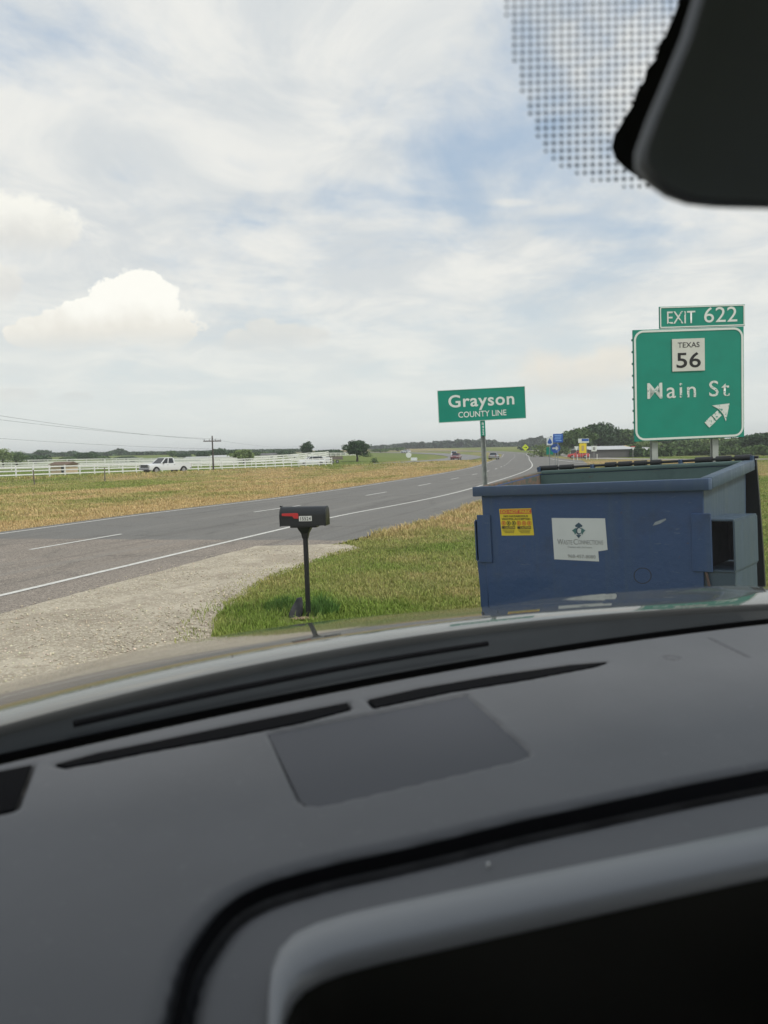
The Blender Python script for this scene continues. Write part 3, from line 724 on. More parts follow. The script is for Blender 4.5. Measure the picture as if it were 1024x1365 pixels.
span('overhead_wire', at_depth(-60, 545, 55), p1 + Vector((-.9, 0, 0)), .3, 'topmost overhead wire above the left field')
span('overhead_wire', at_depth(-60, 552, 60), p1 + Vector((.9, 0, 0)), .3, 'middle overhead wire above the left field')
span('overhead_wire', at_depth(-60, 580, 70), p1 + Vector((0, 0, -1.3)), .2, 'lowest overhead wire above the left field')
span('overhead_wire', p1, p2, .8, 'overhead wire between near pole and far pole')

# ------------------------------------------------------------------ buildings
def shed(px, d, wpx, hpx, base_py, label, wall, roof, name='shed', rot=0.0, deep=4.0, gable=None, door=True, roof_h=.35, windows=0):
    P = at_depth(px, base_py, d); z = float(H(P[0], P[1])) - .05; w = wpx * d / FPX; h = hpx * d / FPX
    root = empty(name, (P[0], P[1], z), rot, label=label, cat='building')
    wh = h * (1 - roof_h)
    MB().box((0, deep / 2, wh / 2), (w, deep, wh)).build('wall', M[wall], root)
    MB().prism([(-w / 2 - .3, -.3, wh), (-w / 2 - .3, deep / 2, h), (-w / 2 - .3, deep + .3, wh)], (w + .6, 0, 0)).build('roof', M[roof], root)
    if gable: MB().prism([(w / 2 + .02, -.1, wh * .95), (w / 2 + .02, deep / 2, h * 1.02), (w / 2 + .02, deep + .1, wh * .95)], (.4, 0, 0)).build('gable', M[gable], root)
    if door: MB().box((w * .28, -.03, wh * .42), (w * .16, .06, wh * .84)).build('door', M['carblack'], root)
    for i in range(windows): MB().box((-w * .38 + i * w * .76 / max(windows - 1, 1), -.03, wh * .6), (w * .05, .06, wh * .3)).build('window', M['glass'], root)
shed(78, 104, 22, 16, 627, 'tan shed with brown roof and dark doorway behind the white fence', 'wall_tan', 'roof_brown', rot=-.15, deep=3, roof_h=.25)
shed(262, 235, 34, 6, 616, 'long low white barn left of the near utility pole', 'wall_white', 'roof_white', 'barn', deep=9, roof_h=.5, windows=5)
shed(292, 240, 26, 7, 615, 'white roofed barn right of the near utility pole', 'wall_white', 'roof_white', 'barn', deep=9, roof_h=.5, windows=4)
shed(357, 250, 18, 8, 614, 'small white house between the field trees', 'wall_white', 'wall_grey', 'house', deep=7, windows=2)
shed(390, 260, 12, 5, 613, 'tiny white shed left of the slender leaning tree', 'wall_white', 'roof_white', deep=5)
shed(168, 215, 30, 5, 617, 'low white stable behind the front of the pickup', 'wall_white', 'wall_grey', 'stable', deep=6, windows=3)
shed(818, 150, 62, 16, 611, 'dark grey metal building with white roof and yellow gable', 'wall_grey', 'roof_white', 'warehouse', rot=.12, deep=11, gable='gable', roof_h=.3, door=False, windows=0)
shed(860, 165, 20, 12, 611, 'small white building between the trees behind the exit sign', 'wall_white', 'roof_white', 'house', deep=6, windows=2)
shed(957, 170, 22, 9, 612, 'pale low house glimpsed behind the right exit sign post', 'wall_tan', 'roof_white', 'house', deep=6, windows=2)

# ------------------------------------------------------------------ vehicles
def wheels(root, xs, hw, r, n=14):
    for x in xs:
        for s in (-1, 1):
            t = MB().tube((x, s * hw, r), (x, s * (hw - .24), r), r, n=n).build('wheel', M['tyre'], root, 50)
            MB().tube((x, s * (hw + .012), r), (x, s * (hw - .02), r), r * .58, r * .6, n=n).build('rim', M['rim'], t, 50)
def car(P, rz, paint, label, L=4.6, Wd=1.8, h=1.45, kind='sedan', group=None):
    root = empty('parked_car' if kind == 'parked' else 'car', P, rz, label=label, cat='car', group=group)
    hl = L / 2; suv = kind in ('suv', 'parked'); g = .28
    prof = [(-hl, g + .1), (-hl, g + .55), (-hl + .15, g + .66), (hl - 1.3, g + .68), (hl - .25, g + .56), (hl, g + .38), (hl, g + .05), (hl - .4, g - .05), (-hl + .4, g - .05)]
    MB().prism([(x, -Wd / 2, z) for x, z in prof], (0, Wd, 0), bevel=.07).build('body', M[paint], root, 40)
    xr = -hl + (.15 if suv else .75)
    bot = [(xr, -Wd / 2 + .06), (hl - 1.25, -Wd / 2 + .06), (hl - 1.25, Wd / 2 - .06), (xr, Wd / 2 - .06)]
    tp = [(xr + .45, -Wd / 2 + .25), (hl - 2.0, -Wd / 2 + .25), (hl - 2.0, Wd / 2 - .25), (xr + .45, Wd / 2 - .25)]
    cab = MB().loft([[(x, y, g + .62) for x, y in bot], [(x, y, h - .07) for x, y in tp]], closed=True, cap=True).build('windows', M['glass'], root)
    b = MB().box(((tp[0][0] + tp[1][0]) / 2, 0, h - .035), (tp[1][0] - tp[0][0] + .06, Wd - .46, .08), bevel=.03)
    for (ax_, ay), (bx, by) in zip(bot, tp): b.tube((ax_, ay, g + .6), (bx, by, h - .04), .05, n=6)
    for s in (-1, 1): b.tube((0, s * (Wd / 2 - .06), g + .6), (-.05, s * (Wd / 2 - .25), h - .04), .045, n=6)
    b.build('roof', M[paint], root, 40)
    wheels(root, (-hl + .85, hl - .85), Wd / 2 + .01, .33)
    for s in (-1, 1):
        MB().box((hl - .02, s * (Wd / 2 - .3), g + .42), (.08, .36, .14), bevel=.02).build('headlight', M['lamp'], root)
        MB().box((-hl + .0, s * (Wd / 2 - .25), g + .5), (.06, .3, .16), bevel=.02).build('tail_light', M['tail'], root)
    return root
def pickup():
    P = flat(214, 632); root = empty('pickup_truck', (P[0] + .2, P[1] + 1.5, .03), math.radians(180 + 52), label='white four door pickup truck driving left before the white fence', cat='pickup truck')
    # +X is the front; profile of the lower body with wheel arches
    def arch(xc, r=.5, n=7): return [(xc + r * math.cos(a), .42 + r * math.sin(a)) for a in np.linspace(math.pi, 0, n)]
    prof = [(-2.95, .62), (-2.95, 1.18), (-.62, 1.18), (-.62, 1.22), (1.15, 1.22), (1.35, 1.2), (2.6, 1.12), (2.85, 1.0), (2.9, .5)] + arch(1.95)[::-1] + [(1.3, .42), (-1.2, .42)] + arch(-1.85)[::-1] + [(-2.6, .55)]
    MB().prism([(x, -.98, z) for x, z in prof], (0, 1.96, 0), bevel=.05).build('body', M['carwhite'], root, 40)
    MB().box((-1.8, 0, 1.12), (2.1, 1.66, .16)).build('bed_floor', M['lid'], root).location = (0, 0, .0)
    bot = [(-.62, -.9), (1.25, -.9), (1.25, .9), (-.62, .9)]; tp = [(-.5, -.74), (.55, -.74), (.55, .74), (-.5, .74)]
    MB().loft([[(x, y, 1.2) for x, y in bot], [(x, y, 1.78) for x, y in tp]], closed=True, cap=True).build('windows', M['glass'], root)
    b = MB().box((.02, 0, 1.83), (1.16, 1.5, .12), bevel=.05)
    for (ax_, ay), (bx, by) in zip(bot, tp): b.tube((ax_, ay, 1.18), (bx, by, 1.8), .07, .06, 6)
    for s in (-1, 1):
        b.tube((.32, s * .9, 1.18), (.12, s * .74, 1.8), .06, n=6); b.box((-.56, s * .82, 1.5), (.14, .1, .6), rot=Matrix.Rotation(s * .26, 3, 'X'))
    b.build('cab', M['carwhite'], root, 40)
    MB().box((2.9, 0, .92), (.06, 1.35, .34), bevel=.02).build('grille', M['carblack'], root)
    MB().box((2.95, 0, .6), (.16, 1.94, .24), bevel=.05).build('bumper', M['rim'], root); MB().box((-3.0, 0, .62), (.16, 1.9, .2), bevel=.04).build('bumper', M['rim'], root)
    for s in (-1, 1):
        MB().box((2.9, s * .82, .93), (.07, .26, .3), bevel=.03).build('headlight', M['lamp'], root)
        MB().box((-2.96, s * .86, .98), (.04, .16, .34)).build('tail_light', M['tail'], root)
        MB().box((1.0, s * 1.08, 1.28), (.12, .18, .22), bevel=.03).build('side_mirror', M['carblack'], root)
        for x in (-.2, .75): MB().box((x - .35, s * .992, 1.02), (.16, .02, .04)).build('door_handle', M['carblack'], root)
    wheels(root, (-1.85, 1.95), .99, .41)
pickup()
def on(px, d, z=0.03):
    P = at_depth(px, 610, d); return (P[0], P[1], float(H(P[0], P[1])) + z)
hd = lambda i: math.atan2(L2[i + 1, 1] - L2[i, 1], L2[i + 1, 0] - L2[i, 0])
def near(L, p): return int(np.argmin(np.hypot(L[:, 0] - p[0], L[:, 1] - p[1])))
p = on(583, 165); i = near(L2, p); car((L2[i, 0] + 1.5, L2[i, 1], float(H(*L2[i])) + .03), hd(i) + math.pi, 'carred', 'dark red car on the far carriageway beyond the median')
p = on(572, 215); i = near(L2, p); car((L2[i, 0] - 3.0, L2[i, 1], float(H(*L2[i])) + .03), hd(i) + math.pi, 'carwhite', 'white car on the far carriageway behind the red one', kind='suv', h=1.6)
p = on(668, 158); car((p[0] - 1.5, p[1], p[2]), math.radians(74), 'cargrey', 'silver car driving away near the bend of the highway')
p = on(541, 330); car(p, 2.4, 'carwhite', 'tiny far white car at the top of the far carriageway', kind='suv')
p = on(415, 128); car(p, math.radians(200), 'carwhite', 'white estate car parked by the paddock fence', kind='parked', h=1.55)
p = on(771, 148); car((p[0], p[1], p[2]), math.radians(170), 'redpaint', 'red car partly hidden behind the yellow sign', L=4.2)
# trailer beside the parked car
p = on(434, 130); tr = empty('utility_trailer', p, .1, label='white box trailer standing right of the parked estate car', cat='trailer')
MB().box((0, 0, .85), (1.5, 1.3, 1.0), bevel=.04).build('box', M['carwhite'], tr); wheels(tr, (0,), .75, .28); MB().box((1.1, 0, .4), (.9, .08, .08)).build('drawbar', M['galv'], tr)
p = on(446, 140); tr = empty('flatbed_trailer', p, .1, label='brown flatbed trailer right of the white box trailer', cat='trailer')
MB().box((0, 0, .75), (3.2, 1.8, .16)).build('deck', M['wood'], tr); MB().box((0, .85, 1.05), (3.2, .06, .45)).build('sideboard', M['wood'], tr); wheels(tr, (-.4, .5), .95, .3)

# ------------------------------------------------------------------ small far signs
def post_sign(px, d, base_py, w, h, cz_py, m, label, shape='rect', name='road_sign', posts=1, pm='galv', yaw=0.0, extra=None, cat='sign'):
    P = at_depth(px, base_py, d); z = float(H(P[0], P[1])); cz = at_depth(px, cz_py, d)[2] - z
    root = empty(name, (P[0], P[1], z), yaw, label=label, cat=cat)
    for i in range(posts):
        x = 0 if posts == 1 else (-.3 + .6 * i) * w
        MB().tube((x, .05, -.2), (x, .05, cz + h * .4), .045, n=8).build('post', M[pm], root)
    if shape == 'rect': MB().box((0, 0, cz), (w, .03, h), bevel=.01).build('panel', M[m], root)
    elif shape == 'round': MB().tube((0, .015, cz), (0, -.015, cz), w / 2, n=24).build('panel', M[m], root)
    elif shape == 'diamond': MB().box((0, 0, cz), (w, .03, w), rot=Matrix.Rotation(math.pi / 4, 3, 'Y')).build('panel', M[m], root)
    elif shape == 'tri': MB().prism([(-w / 2, 0, cz + h / 2), (w / 2, 0, cz + h / 2), (0, 0, cz - h / 2)], (0, .03, 0)).build('panel', M[m], root)
    if extra: extra(root, cz)
    return root
def ex_arrow(root, cz):
    MB().prism([(-.38, -.02, cz - .10), (.05, -.02, cz - .10), (.05, -.02, cz - .28), (.42, -.02, cz), (.05, -.02, cz + .28), (.05, -.02, cz + .10), (-.38, -.02, cz + .10)], (0, -.01, 0)).build('arrow', M['white'], root)
def ex_lines(root, cz):
    for i, (a, b) in enumerate(((-.42, .42), (-.35, .40), (-.42, .30), (-.3, .42))):
        MB().box(((a + b) / 2, -.02, cz + .33 - i * .21), (b - a, .01, .09)).build('print_line', M['signlblue'], root)
def ex_drop(root, cz):
    MB().prism([(-.28, -.02, cz - .2), (-.15, -.02, cz - .33), (.15, -.02, cz - .33), (.28, -.02, cz - .2), (.22, -.02, cz), (0, -.02, cz + .38), (-.22, -.02, cz)], (0, -.01, 0)).build('emblem', M['signblue'], root)
def ex_diamond(root, cz): MB().box((0, -.02, cz), (.62, .01, .62), rot=Matrix.Rotation(math.pi / 4, 3, 'Y')).build('inner_panel', M['signyel'], root)
def ex_blackarrow(root, cz): MB().prism([(-.4, -.02, cz - .05), (.1, -.02, cz - .05), (.1, -.02, cz - .2), (.45, -.02, cz), (.1, -.02, cz + .2), (.1, -.02, cz + .05), (-.4, -.02, cz + .05)], (0, -.01, 0)).build('arrow', M['black'], root)
post_sign(744, 90, 622, 1.2, 1.05, 584, 'signblue', 'blue rectangular sign with pale print, top right of the sign cluster', extra=ex_lines)
post_sign(733, 91, 621, .75, 1.0, 588, 'white', 'small white sign with blue drop emblem left of the blue rectangle', extra=ex_drop)
post_sign(740.5, 90.5, 622, 1.15, 1.15, 597.5, 'signblue', 'round blue sign with white arrow below the blue rectangle', 'round', extra=ex_arrow)
post_sign(733, 92, 621, .85, .9, 601, 'green', 'green square sign half hidden behind the round blue sign')
post_sign(777, 140, 611, 1.35, 1.8, 597.5, 'signyel', 'tall yellow sign panel right of the blue signs', extra=lambda r, c: (MB().box((0, -.02, c), (.5, .01, 1.0)).build('print_block', M['gable'], r)))
post_sign(778, 141, 611, 2.0, .8, 587.5, 'white', 'white and blue roadside sign above the yellow panel', posts=2, yaw=-.1, extra=lambda r, c: (MB().box((.3, -.02, c + .12), (1.3, .01, .45)).build('print_block', M['signblue'], r)))
post_sign(768.5, 130, 612, .8, .8, 598, 'white', 'small white triangular sign left of the yellow panel', 'tri')
post_sign(792, 130, 612, .95, .95, 598, 'white', 'small white square sign right of the yellow panel', extra=lambda r, c: (MB().box((0, -.02, c), (.4, .01, .55)).build('print_block', M['ink'], r)))
post_sign(844, 120, 613, .7, .7, 597.5, 'white', 'white triangular sign with red band near the yellow gable', 'tri', extra=lambda r, c: (MB().box((0, -.03, c + .28), (.7, .02, .12)).build('red_band', M['redpaint'], r)))
post_sign(700.5, 175, 604, 1.15, 1.15, 596.5, 'signlime', 'lime yellow diamond warning sign beside the bend', 'diamond', extra=ex_blackarrow)
post_sign(545, 160, 613, 1.2, 1.2, 606.5, 'white', 'white round sign on the green verge of the far carriageway', 'round')
post_sign(552, 150, 615, 1.3, .6, 612, 'white', 'low white sign board right of the white round sign')
for i, px in enumerate((765, 770, 782, 786, 796)):
    p = on(px, 128 + i); o_ = MB().tube((0, 0, -.1), (0, 0, .9), .06, .06, 8).box((0, -.06, .75), (.09, .02, .2)).build('marker_post', M['fence'], None)
    o_.location = p; tag(o_, 'short white marker post below the yellow sign panel, ' + ['leftmost of the row', 'second of the row', 'middle one of the row', 'fourth of the row', 'rightmost of the row'][i], 'post', 'white marker posts by the exit')

# ------------------------------------------------------------------ exit sign
def exit_sign():
    D = 20.0; u = D / FPX; c = at_depth(922, 512, D); root = empty('exit_sign', (c[0], c[1], 0), math.radians(-4), label='large green exit 622 sign for Texas 56 Main St on two posts', cat='sign')
    root.rotation_euler = (0, math.radians(-1.3), math.radians(4)); cz = c[2]
    W, Hh = 150 * u, 145 * u; y = 0.0
    def X(px): return (px - 922) * u
    def Zc(py, px=922): return cz + (512 - py) * u + (922 - px) * u * .045
    MB().box((0, 0, cz), (W, .05, Hh), bevel=.004).build('panel', M['green'], root)
    def ring(x0, x1, z0, z1, r, t):
        def rr(a, b, c_, d, q, n=6):
            out = []
            for (cx, cy, st) in ((b - q, d - q, 0), (a + q, d - q, 90), (a + q, c_ + q, 180), (b - q, c_ + q, 270)):
                for k in range(n + 1):
                    th = math.radians(st + 90 * k / n); out.append((cx + q * math.cos(th), cy + q * math.sin(th)))
            return out
        o_ = rr(x0, x1, z0, z1, r); i_ = rr(x0 + t, x1 - t, z0 + t, z1 - t, max(r - t, .02))
        m = MB(); m.loft([[(a, -.031, b) for a, b in o_], [(a, -.036, b) for a, b in o_], [(a, -.036, b) for a, b in i_], [(a, -.031, b) for a, b in i_]], closed=True); return m
    ring(-W / 2 + .02, W / 2 - .02, cz - Hh / 2 + .02, cz + Hh / 2 - .02, .26, .055).build('border', M['white'], root)
    tx0, tx1, tz0 = X(883), X(998.5), cz + Hh / 2 + .015; tz1 = tz0 + 28 * u
    MB().box(((tx0 + tx1) / 2, 0, (tz0 + tz1) / 2), (tx1 - tx0, .05, tz1 - tz0), bevel=.004).build('exit_tab', M['green'], root)
    ring(tx0 + .01, tx1 - .01, tz0 + .01, tz1 - .01, .04, .03).build('tab_border', M['white'], root)
    zb = tz0 + .115
    text('lettering', 'EXIT', M['worn'], root, X(893), X(931), zb, zb + .32, -.033, .004, label='peeling white letters EXIT')
    text('lettering', '622', M['white'], root, X(943), X(988), zb, zb + .40, -.033, .002, label='white digits 622')
    sx0, sx1, sz0, sz1 = X(899), X(943), cz + (512 - 495) * u, cz + (512 - 453) * u
    MB().prism([(sx0, -.03, sz0), (sx1, -.03, sz0), (sx1, -.03, sz1), (sx0, -.03, sz1)], (0, -.02, 0), bevel=.0).build('route_shield', M['shield'], root)
    text('lettering', 'TEXAS', M['black'], root, X(906.5), X(936), sz1 - .235, sz1 - .095, -.053, .01, label='black letters TEXAS')
    text('lettering', '56', M['black'], root, X(904.5), X(937.5), sz0 + .085, sz0 + .49, -.053, .012, label='black digits 56')
    zz = cz + (512 - 529.5) * u
    text('lettering', 'Main', M['worn'], root, X(865), X(931), zz, zz + .42, -.033, .006, label='peeling white letters Main', space=1.2)
    text('lettering', 'St', M['worn'], root, X(949), X(977), zz, zz + .42, -.033, .006, label='white letters St', space=1.2)
    # diagonal arrow: head and two shaft pieces with a gap, as worn on the sign
    ar = Matrix.Rotation(-math.radians(41), 3, 'Y'); ctr = Vector((X(961), -.034, cz + (512 - 553) * u))
    def q(pts): return [ctr + ar @ Vector((a, 0, b)) for a, b in pts]
    MB().prism(q([(-.42, -.10), (-.18, -.10), (-.17, .10), (-.42, .10)]), (0, -.005, 0)).prism(q([(-.15, -.09), (.05, -.09), (.05, .09), (-.14, .09)]), (0, -.005, 0)) \
        .prism(q([(.03, -.29), (.42, 0), (.03, .29), (.10, .10), (.10, -.10)]), (0, -.006, 0)).build('arrow', M['worn'], root)
    for px in (877, 960.5):
        x = X(px); b = MB().box((x, .10, (cz + Hh / 2) / 2 - .3), (.16, .02, cz + Hh / 2 + .3)).box((x, .16, (cz + Hh / 2) / 2 - .3), (.014, .12, cz + Hh / 2 + .3)).box((x, .22, (cz + Hh / 2) / 2 - .3), (.16, .02, cz + Hh / 2 + .3))
        b.build('post', M['galv_pale'], root)
    for k in range(6):
        zk = cz - Hh / 2 + .25 + k * .5; MB().box((0, .055, zk), (W - .1, .05, .07)).build('stiffener', M['galv'], root)
    for k in range(9):                       # panel clips down the left edge
        zk = cz - Hh / 2 + .2 + k * .31; MB().box((-W / 2 - .012, .0, zk), (.03, .05, .05)).build('clip', M['greend'], root)
    return root
exit_sign()

# ------------------------------------------------------------------ county line sign
def county_sign():
    D = 12.75; u = D / FPX; c = at_depth(649.5, 539, D); root = empty('county_sign', (c[0], c[1], 0), label='green Grayson county line sign on a single steel post', cat='sign')
    root.rotation_euler = (0, math.radians(-2.0), math.radians(3)); cz = c[2]; W, Hh = 117 * u, 42.5 * u
    MB().box((0, 0, cz), (W, .012, Hh), bevel=.003).build('panel', M['green'], root)
    m = MB(); t = .006; a, b = W / 2 - .002, Hh / 2 - .002
    for (x0, x1, z0, z1) in ((-a, a, b - t, b), (-a, a, -b, -b + t), (-a, -a + t, -b + t, b - t), (a - t, a, -b + t, b - t)): m.box(((x0 + x1) / 2, -.008, cz + (z0 + z1) / 2), (x1 - x0, .004, z1 - z0))
    m.build('border', M['white'], root)
    text('lettering', 'Grayson', M['white'], root, -.575, .56, cz - .02, cz + .185, -.0085, .018, cap_only=False, label='white letters Grayson', space=1.08)
    text('lettering', 'COUNTY LINE', M['white'], root, -.415, .415, cz - .205, cz - .105, -.0085, .012, label='white letters COUNTY LINE')
    # u-channel post
    h = cz + .1; y0 = .02
    MB().prism([(-.042, y0, 0), (-.026, y0, 0), (-.018, y0 + .03, 0), (.018, y0 + .03, 0), (.026, y0, 0), (.042, y0, 0), (.042, y0 + .004, 0), (.029, y0 + .004, 0), (.021, y0 + .034, 0), (-.021, y0 + .034, 0), (-.029, y0 + .004, 0), (-.042, y0 + .004, 0)], (0, 0, h)).build('post', M['galv'], root)
    zt = cz - Hh / 2 - .01; zb = zt - 19.5 * u
    pl = MB().box((0, -.004, (zt + zb) / 2), (.082, .006, zt - zb)).build('marker_plate', M['green'], root, label='narrow green plate with stacked white characters')
    for k, ch in enumerate('B422'):
        zc = zt - .04 - k * .055; text('lettering', ch, M['white'], pl, -.018, .018, zc - .022, zc + .022, -.0085, .02)
    MB().tube((0, -.007, zt - .012), (0, -.015, zt - .012), .008, n=8).tube((0, -.007, zb + .012), (0, -.015, zb + .012), .008, n=8).build('bolt', M['galv'], root)
county_sign()

# ------------------------------------------------------------------ mailbox
def mailbox():
    D = 8.25; u = D / FPX; g = flat(411.5, 823); root = empty('mailbox', (g[0], g[1], 0), label='black roadside mailbox with red flag on a black post', cat='mailbox')
    root.rotation_euler = (0, math.radians(-.6), math.radians(-9))
    c = at_depth(408, 684.5, D); zb = at_depth(408, 698.5, D)[2]; zt = at_depth(408, 671.5, D)[2]; h = (zt - zb) * .92; L = 61 * u / math.cos(.15); w = .19
    x0, x1 = -L / 2, L / 2
    prof = [(-w / 2, 0), (-w / 2, h * .56)] + [(-w / 2 * math.cos(t), h * .56 + h * .44 * math.sin(t)) for t in np.linspace(.15, math.pi - .15, 12)] + [(w / 2, h * .56), (w / 2, 0)]
    MB().prism([(x0 + .012, y, zb + z) for y, z in prof], (L - .024, 0, 0)).build('box', M['mail'], root, 35)
    s = 1.05
    for nm, xa, t in (('door', x1 - .016, .018), ('back_plate', x0 - .002, .014)):
        MB().prism([(xa, y * s, zb - .004 + z * 1.03) for y, z in prof], (t, 0, 0), bevel=.003).build(nm, M['mail'], root, 35)
    MB().box((x0 - .004, 0, zb + h + .002), (.02, .05, .014)).build('latch', M['mail'], root)
    MB().box((0, 0, zb - .012), (.30, .15, .022), bevel=.004).build('mount_plate', M['mail'], root)
    rows = []
    for z, hw in ((zb - .02, .075), (zb - .05, .062), (zb - .09, .040), (zb - .14, .031), (zb - .15, .028)): rows.append([(-hw, -hw * .8, z), (hw, -hw * .8, z), (hw, hw * .8, z), (-hw, hw * .8, z)])
    MB().loft(rows, closed=True, cap=True).build('bracket', M['mail'], root)
    MB().box((0, 0, (zb - .14) / 2 - .15), (.048, .048, zb - .14 + .3), bevel=.006).build('post', M['mail'], root)
    yf = -w / 2 - .006; zc = zb + h * .56
    MB().prism([(x0 + .03, yf, zc - .005), (x0 + .03, yf, zc + .022), (x0 + .205, yf, zc + .024), (x0 + .215, yf, zc + .012), (x0 + .215, yf, zc - .036), (x0 + .165, yf, zc - .036), (x0 + .150, yf, zc - .008)], (0, -.006, 0), bevel=.002).build('flag', M['red'], root)
    nx0 = x0 + .222; nz = zb + .055
    pl = MB().box((nx0 + .07, yf + .002, nz + .024), (.142, .004, .056)).build('number_plate', M['plate'], root)
    for k, ch in enumerate('15524'): text('digit', ch, M['black'], pl, nx0 + .008 + k * .026 + (.007 if ch == '1' else 0), nx0 + (.027 if ch != '1' else .021) + k * .026, nz + .004, nz + .044, yf - .0025, .015)
mailbox()
g = flat(395, 822)
def flagstone():
    P = [(-.07, -.0), (-.085, .06), (-.05, .15), (-.01, .24), (.045, .255), (.06, .19), (.07, .08), (.055, -.01)]
    o_ = MB().prism([(x, 0, z - .03) for x, z in P], (0, .05, 0), bevel=.012).build('flagstone', M['slate'], None, 40, label='dark flat stone leaning beside the mailbox post', cat='stone')
    o_.location = (g[0], g[1], 0); o_.rotation_euler = (-.25, .12, .1)
flagstone()
def clump(cx, cy, n, rad, h0, col, name='grass_tuft', lab=None):
    a = rng.uniform(0, 6.28, n); r = rng.uniform(0, 1, n) ** .6 * rad; x = cx + np.cos(a) * r; y = cy + np.sin(a) * r
    o_ = blades(name, x, y, 0 * x, h0 * rng.uniform(.5, 1.2, n) * (1 - .5 * r / rad), .0045 + 0 * x, np.array(col) * rng.uniform(.7, 1.3, (n, 1)), .28)
    if lab: tag(o_, lab, 'grass')
gm = flat(410, 823); clump(gm[0] + .14, gm[1] + .16, 900, .20, .26, (.10, .20, .045), lab='lush green tuft right of the mailbox post')
clump(gm[0] - .30, gm[1] + .42, 900, .26, .20, (.11, .20, .045), lab='lush green tuft behind the leaning dark stone')
n = 90; b = MB()
for k in range(n):
    a = rng.uniform(0, 6.28); r = rng.uniform(0, 1) ** .5; s_ = rng.uniform(.008, .02)
    b.box((gm[0] - .02 + .16 * r * math.cos(a), gm[1] - .08 + .05 * r * math.sin(a), .012), (s_, s_ * .8, s_ * .7), rot=Matrix.Rotation(rng.uniform(0, 3), 3, 'Z'))
b.build('pebbles', mat('pinkish_pebbles', (.50, .36, .26), .9, var=.4, vscale=30), None, kind='stuff')

